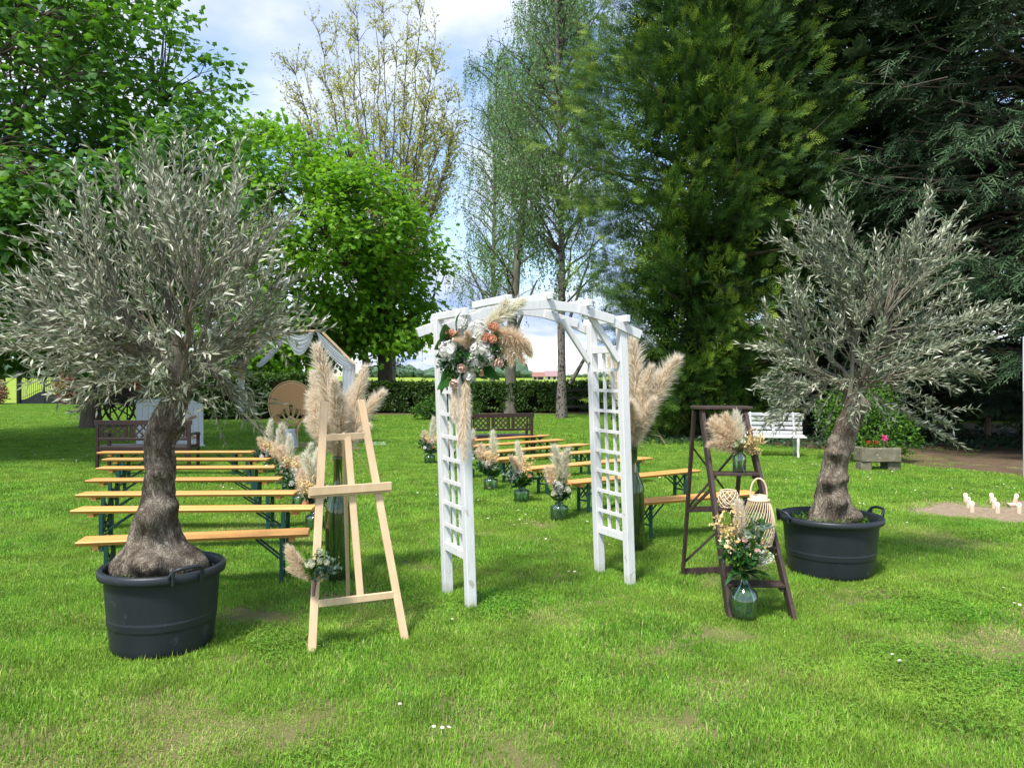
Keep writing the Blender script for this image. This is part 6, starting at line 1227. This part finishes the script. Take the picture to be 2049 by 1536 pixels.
def lamp():
    c = np.array([(1358 - CX) / FPX * 23.5, 23.5, 0]); t = thing('garden_lamp', c, 'old green lantern on a white post among the shrubs', 'lamp'); mb = MB(); tube(mb, [c, c + [0, 0, 1.75]], .03, 10); mb.build('post', pmat('pale_post', (.4, .42, .42), (.3, .32, .32)), t, smooth=True); V = pmat('verdigris', (.10, .13, .09), (.07, .09, .06)); Z = c + np.array([0, 0, 1.75])
    mb = MB(); lathe(mb, [(.03, 0), (.06, .03), (.05, .04)], 8, Z)
    for k in range(6): a = k * 6.283 / 6; beam(mb, Z + [.05 * math.cos(a), .05 * math.sin(a), .04], Z + [.09 * math.cos(a), .09 * math.sin(a), .25], .008, .008)
    mb.build('cage', V, t); mb = MB(); lathe(mb, [(.047, .045), (.085, .245)], 6, Z); mb.build('pane', M_TGLASS, t); mb = MB(); lathe(mb, [(.0, .245), (.115, .25), (.06, .31), (.02, .34), (.025, .37), (0, .38)], 8, Z); mb.build('roof', V, t)
lamp()

# ------------------------------------------------------------------ ceremony corner
def octagon():
    Yc = 18.9; C = at(596, 797, Yc); R = 113 / math.cos(math.pi / 8) * Yc / FPX; C[2] = R * math.cos(math.pi / 8) + .03; t = thing('octagon_backdrop', (C[0], Yc, 0), 'octagonal wooden backdrop frame draped with sheer white cloth', 'backdrop')
    P = [C + np.array([R * math.cos(a), 0, R * math.sin(a)]) for a in (np.arange(8) * math.pi / 4 + math.pi / 8)]
    for k in range(8): mb = MB(); beam(mb, P[k], P[(k + 1) % 8], .05, .05, (0, 1, 0)); mb.build('frame_bar', M_PINE, t, bevel=.004)
    for s in (-.55, .55): mb = MB(); beam(mb, C + [s, -.35, .03 - C[2]], C + [s, .35, .03 - C[2]], .06, .05); mb.build('foot', M_PINE, t)
    def swag(nm, p, q, sag, wid, folds=5, n=18, back=.0):
        uu = np.linspace(0, 1, n)[:, None]; vv = np.linspace(0, 1, 22)[None, :]; base = p[None, None] + (q - p)[None, None] * uu[..., None]; g = np.zeros((n, 22, 3)) + base
        g[..., 2] += -(4 * uu * (1 - uu)) * sag * (.25 + .75 * vv) - wid * vv * (.15 + .85 * (4 * uu * (1 - uu)) ** .5) * .5; g[..., 1] += -.05 - .035 * np.sin(vv * folds * 6.283 + uu * 2); g[..., 0] += .01 * np.sin(vv * 9 + uu * 5)
        mb = MB(); grid(mb, g, v=np.clip(.5 + .4 * np.sin(vv * 20) + 0 * uu, 0, 1).ravel()); mb.build(nm, M_CLOTH, t, smooth=True)
    TLp, TRp, Rp, Lp, LLp = P[2], P[1], P[0], P[3], P[4]
    swag('cloth_swag', TLp + (TRp - TLp) * .25, TRp - (TRp - TLp) * .15, .42, .35); swag('cloth_swag', TLp + (TRp - TLp) * .3, Lp + (TLp - Lp) * .15 + np.array([.28, 0, -.15]), .05, .35, 4); swag('cloth_swag', TLp - [.03, 0, .02], Lp + (TLp - Lp) * .3, .04, .3, 3); swag('cloth_swag', TRp - [.1, 0, 0], Rp + (TRp - Rp) * .0, .05, .55, 5)
    uu = np.linspace(0, 1, 14)[:, None]; vv = np.linspace(-1, 1, 16)[None, :]; p0 = Rp + np.array([-.13, -.04, .0]); g = np.stack([p0[0] + .15 * vv * (1 - .1 * uu) + 0 * uu, p0[1] - .03 * np.sin(vv * 11) + 0 * uu, p0[2] - 1.55 * uu + 0 * vv], -1); mb = MB(); grid(mb, g, v=.6); mb.build('cloth_fall', M_CLOTH, t, smooth=True)
    n = 60; s = np.linspace(0, 1, n); ax = LLp[None] * s[:, None] + Lp[None] * (1 - s[:, None]); mb = MB(); tube(mb, ax, .05 + .035 * np.abs(np.sin(s * 14)) + .01 * rng.random(n), 12, v=rng.random(n)); mb.build('cloth_wrap', M_CLOTH, t, smooth=True)
    fl = Lp + (TLp - Lp) * .25 + np.array([0, -.1, .02]); it = []
    for k in range(22):
        o = np.array([rn(-.22, .3), rn(-.06, .06), 0]); o[2] = o[0] * 1.0 + rn(-.18, .18); p = fl + o; ky = ('peony', 'rose_p', 'rose_b', 'rose_w')[k % 4]
        if k % 2: it.append(('rose', ME[ky], p + [0, -.06, 0], (rn(-.4, .4), -1, rn(-.2, .6)), rn(.05, .08), rn(0, 6)))
        else: it.append((('pale', 'euca', 'white', 'yellow', 'green')[k % 5] + '_sprig', SG[('pale', 'euca', 'white', 'yellow', 'green')[k % 5]], p, (rn(-1, .6), rn(-1, 0), rn(-.8, 1)), rn(.26, .4), rn(0, 6)))
    for d in ((-.8, -.3, .8), (.6, -.2, 1), (-.6, -.3, -.8)): it.append(('reed_plume', PR[0], fl, d, .5, rn(0, 6)))
    bouquet(fl, 'peach and white floral spray on the left shoulder of the octagon', 'floral arrangement', it, None, name='floral_arrangement')
octagon()
def wicker_mat():
    m, nt, out = mk('woven_cane'); b = nt.nodes.new('ShaderNodeBsdfPrincipled'); nt.links.new(b.outputs[0], out.inputs[0]); setin(b, 'Roughness', .6); tc = nt.nodes.new('ShaderNodeTexCoord'); mp = nt.nodes.new('ShaderNodeMapping'); nt.links.new(tc.outputs['Object'], mp.inputs[0]); mp.inputs['Scale'].default_value = (1, .01, 1)
    ck = nt.nodes.new('ShaderNodeTexChecker'); ck.inputs['Scale'].default_value = 44; nt.links.new(mp.outputs[0], ck.inputs[0]); ck.inputs[1].default_value = (.66, .38, .17, 1); ck.inputs[2].default_value = (.42, .215, .08, 1); nt.links.new(ck.outputs[0], b.inputs['Base Color']); return m
def peacock():
    c = G(578, 893); c[1] = 18.1; c[0] = (576 - CX) / FPX * 18.1; c[2] = .012; t = thing('peacock_chair', c, 'rattan peacock chair with a huge fan back before the octagon', 'chair'); W = wicker_mat(); k0 = c + np.array([0, .25, .52]); oc = c + np.array([0, .27, 1.02])     # seat-back root, oval centre
    def outl(a): return np.array([.53 * math.cos(a), 0, .53 * math.sin(a) if math.sin(a) > 0 else .58 * math.sin(a)])
    slots = [(90 + s * 19, L) for s, L in ((0, .46), (-1, .40), (1, .40), (-2, .33), (2, .33))]
    root = c + np.array([0, .25, .42])
    def in_slot(p):
        d = p - root
        for an, L in slots:
            a = math.radians(an); ax = np.array([math.cos(a), 0, math.sin(a)]); s = np.dot(d, ax); q = np.linalg.norm(d - ax * s - np.array([0, d[1], 0])); w = .022 + .04 * max(0, s - .12) / L
            if .12 < s < L + .12 and q < w: return True
        return False
    nr, na = 30, 84; V = np.zeros((nr, na, 3))
    for i in range(nr):
        for j in range(na): V[i, j] = oc + outl(j * 6.283 / na) * (.02 + .98 * i / (nr - 1)) * .93
    F = [[i * na + j, i * na + (j + 1) % na, (i + 1) * na + (j + 1) % na, (i + 1) * na + j] for i in range(nr - 1) for j in range(na) if not in_slot((V[i, j] + V[i + 1, (j + 1) % na]) / 2) and V[i, j, 2] > c[2] + .45]
    mb = MB(); mb.add(V.reshape(-1, 3), F); o = mb.build('woven_back', W, t); sm = o.modifiers.new('thick', 'SOLIDIFY'); sm.thickness = .012
    ring = lambda f: [oc + outl(a) * f for a in np.linspace(-.95, math.pi + .95, 60)]
    for f, r in ((1.03, .014), (.94, .016), (.86, .012)): mb = MB(); tube(mb, ring(f), r, 7); mb.build('hoop', M_RATTAN, t, smooth=True)
    mb = MB()
    for a in np.linspace(-.9, math.pi + .9, 92): tube(mb, [oc + outl(a) * .94, oc + outl(a) * 1.03], .0055, 4)
    mb.build('edge_pegs', M_RATTAN, t)
    for an, L in slots:
        a = math.radians(an); ax = np.array([math.cos(a), 0, math.sin(a)]); sd = np.array([-ax[2], 0, ax[0]]); mb = MB(); pts = []
        for s in np.linspace(.08, L + .12, 14): pts.append(root + ax * s + sd * (.022 + .04 * max(0, s - .12) / L) * min(1, math.sqrt(max(0, (L + .16 - s) / .08))))
        left = pts; right = [root + ax * np.dot(p_ - root, ax) - (p_ - root - ax * np.dot(p_ - root, ax)) for p_ in pts][::-1]; tube(mb, np.array(left + right) + [0, -.012, 0], .009, 6, cap=False)
        for s in (.2, .26, .40, .44, .48): 
            if s < L + .08: w_ = .022 + .04 * (s - .12) / L; tube(mb, [root + ax * s + sd * w_ + [0, -.01, 0], root + ax * (s + .02) + [0, -.01, 0], root + ax * s - sd * w_ + [0, -.01, 0]], .006, 5)
        mb.build('fan_loop', M_RATTAN, t, smooth=True); mb = MB(); q = root + ax * (L * .62) + [0, -.014, 0]; V_ = [q + np.array([.032 * math.cos(b_), 0, .032 * math.sin(b_)]) for b_ in np.linspace(0, 6.283, 13)[:-1]]; mb.add(np.array(V_ + [q + np.array([0, -.015, 0])]), [[i, (i + 1) % 12, 12] for i in range(12)]); mb.build('bead', M_BAMBOO, t)
    mb = MB(); lathe(mb, [(0, .44), (.27, .44), (.29, .425), (.27, .40), (0, .395)], 28, c + np.array([0, 0, 0])); mb.build('seat', W, t, smooth=True)
    mb = MB(); lathe(mb, [(.26, .40), (.17, .22), (.2, .1), (.29, .0)], 24, c); mb.build('base_skirt', W, t, smooth=True)
    for s in (-1, 1): mb = MB(); tube(mb, [c + [s * .36, .22, .78], c + [s * .42, 0, .68], c + [s * .36, -.2, .62], c + [s * .3, -.24, .46]], .024, 8); mb.build('armrest', M_RATTAN, t, smooth=True); mb = MB(); tube(mb, [c + [s * .30, -.22, 0], c + [s * .28, -.22, .44]], .018, 8); mb.build('leg', M_RATTAN, t, smooth=True)
peacock()
def lace_table():
    c = G(572, 902); c[2] = .012; t = thing('side_table', c, 'small table draped with white lace before the peacock chair', 'table'); mb = MB(); box(mb, c + [0, 0, .455], (.36, .30, .05)); mb.build('top', M_WHITE, t, bevel=.01)
    for sx in (-1, 1):
        for sy in (-1, 1): mb = MB(); box(mb, c + [sx * .14, sy * .11, .21], (.035, .035, .43)); mb.build('leg', M_WHITE, t)
    mb = MB(); th = np.linspace(0, 6.283, 41)[None, :-1]; s = np.linspace(0, 1, 9)[:, None]; rr = .2 + .05 * s + .025 * s * np.sin(th * 9); g = np.stack([c[0] + rr * np.cos(th) * 1.0, c[1] + rr * np.sin(th) * .85, c[2] + .47 - .40 * s + .0 * th], -1); grid(mb, g, v=np.clip(.5 + .5 * np.sin(th * 9) + 0 * s, 0, 1).ravel(), closed=True); mb.build('lace_cloth', M_CLOTH, t, smooth=True)
lace_table()
def rug(name, pts, z, mat, label):
    P = np.array([[p[0], p[1], z] for p in pts]); c = P.mean(0); mb = MB(); n = len(P); mb.add(np.vstack([P, P - [0, 0, z - .002]]), [[0, 1, 2, 3]] + [[i, n + i, n + (i + 1) % n, (i + 1) % n] for i in range(4)]); tag(mb.build(name, mat, org=c * [1, 1, 0]), label, 'rug')
rug('rug', [G(545, 898), G(700, 896), G(690, 884), G(560, 885)], .030, M_RUG, 'beige jute rug under the peacock chair'); rug('rug', [G(728, 893), G(775, 892), G(768, 886), G(728, 886)], .030, M_CARPET, 'pale blue and white rug corner on the lawn')
def white_panels():
    W = pmat('white_planks', (.74, .76, .77), (.64, .67, .70), scale=6, stretch=(5, 5, .5), coord='World', rough=.6)
    p0 = G(267, 897); t = thing('lectern_cabinet', p0, 'white plank lectern cabinet behind the left carved bench', 'cabinet'); c = p0 + np.array([.42, .32, 0]); R = frame((.93, .36, 0)); mb = MB(); box(mb, c + [0, 0, .55], (.86, .46, 1.1), R); mb.build('body', W, t, bevel=.006); mb = MB(); box(mb, c + [0, 0, 1.12], (.96, .56, .05), R); mb.build('top', W, t, bevel=.01)
    for k in range(7): mb = MB(); q = c + R @ np.array([-.37 + k * .123, -.239, .54]); box(mb, q, (.112, .016, 1.04), R); mb.build('plank', W, t, bevel=.002)
    for k in range(4): mb = MB(); q = c + R @ np.array([-.438, -.17 + k * .115, .54]); box(mb, q, (.016, .105, 1.04), R); mb.build('plank', W, t, bevel=.002)
    p1 = G(405, 895); t = thing('plank_screen', p1, 'white plank screen with a sloping top and copper curl', 'screen')
    for k in range(8):
        x = p1[0] - .06 - k * .115; h = 1.02 - .0 * k + .14 * min(1, k / 3.0); mb = MB(); y = p1[1] + .05; V = np.array([[x - .055, y, 0], [x + .055, y, 0], [x + .055, y + .02, 0], [x - .055, y + .02, 0], [x - .055, y, h + .045 * (k < 3)], [x + .055, y, h], [x + .055, y + .02, h], [x - .055, y + .02, h + .045 * (k < 3)]]); mb.add(V, BOXF); mb.build('plank', W, t, bevel=.002)
    mb = MB(); box(mb, (p1[0] - .45, p1[1] + .045, .03), (.98, .06, .06)); mb.build('skirting', W, t, bevel=.004)
    for z, s in ((.62, 1), (.36, -1)): mb = MB(); tube(mb, [(p1[0] - .42 + .26 * f, p1[1] + .02, z + s * .12 * math.sin(f * 1.6)) for f in np.linspace(0, 1, 9)], .028, 6); mb.build('copper_curl', M_COPPER, t, smooth=True)
white_panels()
def cart():
    c = np.array([at(238, 800, 25.5)[0], 25.5, 0]); t = thing('flower_cart', c, 'dark old spoked-wheel cart with red geraniums in the maple shade', 'cart'); M = M_DARKW0; R = .78
    for y in (-.55, .55):
        w = MB(); tube(w, [c + np.array([R * math.cos(a), y, R + R * math.sin(a)]) for a in np.linspace(0, 6.283, 37)], .045, 8, cap=False); wh = w.build('wheel', M, t, smooth=True)
        def sub(nm, mb_): o = mb_.build(nm, M, None, org=c); o.location = (0, 0, 0); o.parent = wh
        for k in range(12): a = k * 6.283 / 12; mb = MB(); tube(mb, [c + [.08 * math.cos(a), y, R + .08 * math.sin(a)], c + [R * math.cos(a), y, R + R * math.sin(a)]], [.03, .022], 6); sub('spoke', mb)
        mb = MB(); tube(mb, [c + [0, y - .16, R], c + [0, y + .1, R]], .12, 12); sub('hub', mb)
    mb = MB(); tube(mb, [c + [0, -.6, R], c + [0, .6, R]], .04, 8); mb.build('axle', M, t)
    mb = MB(); box(mb, c + [-.1, 0, R + .22], (2.1, .8, .06)); mb.build('bed', M, t)
    for s in (-1, 1): mb = MB(); box(mb, c + [-.1, s * .41, R + .4], (2.1, .03, .3)); mb.build('side_board', M, t); mb = MB(); beam(mb, c + [.8, s * .3, R + .2], c + [2.3, s * .3, R - .2], .06, .07); mb.build('shaft', M, t)
    for x in (-1.0, 1.0): mb = MB(); box(mb, c + [x * 1.0 - .1, 0, R + .4], (.03, .8, .3)); mb.build('end_board', M, t)
    f = c + np.array([0, 0, R + .3]); g = thing('geraniums', f, 'red geraniums spilling from the old cart', 'flowers'); mb = MB(); k = 900; p = f + np.stack([rng.uniform(-1.1, .9, k), rng.uniform(-.4, .4, k), rng.uniform(0, .5, k)], 1); scatter(mb, OVATE, p, rvec(k), rvec(k) + [0, 0, 1], .09, rng.random(k)); mb.build('leaves', M_HEDGE, g)
    for k in range(12): mb = MB(); q = f + np.array([rn(-1.1, .9), rn(-.45, -.2), rn(.1, .5)]); d = rvec(40); scatter(mb, OVATE, q + d * .07, rvec(40), d, .06, rng.random(40)); mb.build('blossom', M_REDFL, g)
    s = np.array([at(182, 830, 25.0)[0], 25.0, 0]); t = thing('tree_stump', s, 'dark tree stump planter left of the cart', 'stump'); mb = MB(); P = np.stack([np.stack([s[0] + r * (1 + .08 * np.sin(th * 5)) * np.cos(th), s[1] + r * (1 + .08 * np.sin(th * 5)) * np.sin(th), s[2] + z + 0 * th], -1) for r, z in ((.42, 0), (.34, .12), (.29, .5), (.28, .85), (.2, .86), (.01, .84)) for th in [np.linspace(0, 6.283, 25)[:-1]]]); grid(mb, P, closed=True); mb.build('trunk', M_BARK, t, smooth=True)
    q = s + np.array([-.1, -.25, .85]); mb = MB(); d = rvec(90); scatter(mb, OVATE, q + d * .16, rvec(90), d, .08, rng.random(90)); mb.build('blossom', M_REDFL, t)
cart()
def gate():
    a = G(44, 808); b = G(134, 807); Yg = 46.0; x0, x1 = (42 - CX) / FPX * Yg, (135 - CX) / FPX * Yg; c = np.array([(x0 + x1) / 2, Yg, 0]); t = thing('iron_gate', c, 'black wrought iron double gate at the far left of the garden', 'gate'); W = x1 - x0
    for x in (x0 - .12, x1 + .12): mb = MB(); box(mb, (x, Yg, 1.05), (.2, .2, 2.1)); mb.build('gate_post', M_IRON, t, bevel=.02)
    for s in (0, 1):
        xa = x0 + s * (W / 2 + .02); xb = xa + W / 2 - .02; n = 12; mb = MB(); top = lambda f: .28 + .50 * (.5 - .5 * math.cos(math.pi * f)); X = np.linspace(0, 1, n); ff = X if s == 0 else 1 - X
        V = [[xa + (xb - xa) * x, Yg, .05] for x in X] + [[xa + (xb - xa) * x, Yg, top(f)] for x, f in zip(X, ff)]; mb.add(np.array(V), [[i, i + 1, n + i + 1, n + i] for i in range(n - 1)]); o = mb.build('gate_panel', M_IRON, t); o.modifiers.new('thick', 'SOLIDIFY').thickness = .02
        mb = MB(); tube(mb, [(xa + (xb - xa) * x, Yg - .01, top(f) + .14) for x, f in zip(X, ff)], .016, 6); mb.build('curved_rail', M_IRON, t)
        for x in (xa, xb): mb = MB(); box(mb, (x, Yg, 1.1), (.05, .05, 2.1)); mb.build('stile', M_IRON, t)
        for k in range(1, 11):
            f = k / 11; x = xa + (xb - xa) * f; fz = f if s == 0 else 1 - f; mb = MB(); tube(mb, [(x, Yg, top(fz)), (x, Yg, 1.75 + .35 * fz)], .013, 5); tube(mb, [(x, Yg, 1.75 + .35 * fz), (x, Yg, 1.86 + .35 * fz)], [.022, .002], 5); mb.build('bar', M_IRON, t)
        mb = MB(); beam(mb, (xa, Yg - .012, 1.62), (xb, Yg - .012, 1.62), .02, .04); mb.build('cross_rail', M_IRON, t)
    mb = MB(); box(mb, (c[0], Yg - .05, .82), (.1, .08, .16)); mb.build('lock', M_IRON, t)
gate()

# ------------------------------------------------------------------ daisies and dandelions in the lawn
def daisy_mesh(pet, ctr, r=.014, n=12):
    mb = MB(); a = np.arange(n) * 6.283 / n; d = np.stack([np.cos(a), np.sin(a), 0 * a + .25], 1); scatter(mb, DIAM, np.tile([[0, 0, .0]], (n, 1)), d, np.tile([[0, 0, 1.0]], (n, 1)), r, rng.random(n)); lathe(mb, [(0, .005), (r * .35, .003), (r * .35, -.001)], 8, m=1); tube(mb, [(0, 0, -.055), (.004, 0, -.02), (0, 0, 0)], .0013, 4, m=2); return mb.mesh('daisy', [pet, ctr, M_GSTEM])
DM = daisy_mesh(M_PETW, M_YEL); YM = daisy_mesh(M_YEL, M_YEL, .017, 16)
dz = [(800, 1428), (868, 1478), (885, 1476), (898, 1480), (1138, 1155), (1150, 1155), (1785, 1325), (1800, 1338), (2030, 1218), (2040, 1222), (2008, 1190), (1815, 1055), (1720, 1015), (1728, 1016), (905, 1255)]
dz += [(rn(1570, 1800), rn(925, 965)) for _ in range(34)] + [(rn(1830, 2040), rn(975, 995)) for _ in range(12)] + [(rn(820, 1160), rn(985, 1060)) for _ in range(22)] + [(rn(380, 560), rn(962, 985)) for _ in range(20)] + [(rn(0, 190), rn(870, 930)) for _ in range(26)] + [(rn(480, 560), rn(880, 900)) for _ in range(5)] + [(rn(1060, 1500), rn(1050, 1100)) for _ in range(6)]
for px, py in dz: c = G(px, py); o = inst(DM, 'daisy', None, (c[0], c[1], .05 + rn(-.008, .012)), (rn(-.3, .3), rn(-.6, 0), 1), s=rn(.7, 1.1) * (1 + max(0, c[1] - 8) * .03)); tag(o, 'small white daisy flowering in the lawn', 'daisy', 'white daisies in the lawn')
for px, py in [(979, 983), (1320, 962), (170, 1032), (300, 1041), (1690, 1120)]: c = G(px, py); o = inst(YM, 'dandelion', None, (c[0], c[1], .055), (rn(-.2, .2), -.3, 1), s=1.3); tag(o, 'small yellow dandelion in the lawn', 'dandelion', 'yellow dandelions in the lawn')
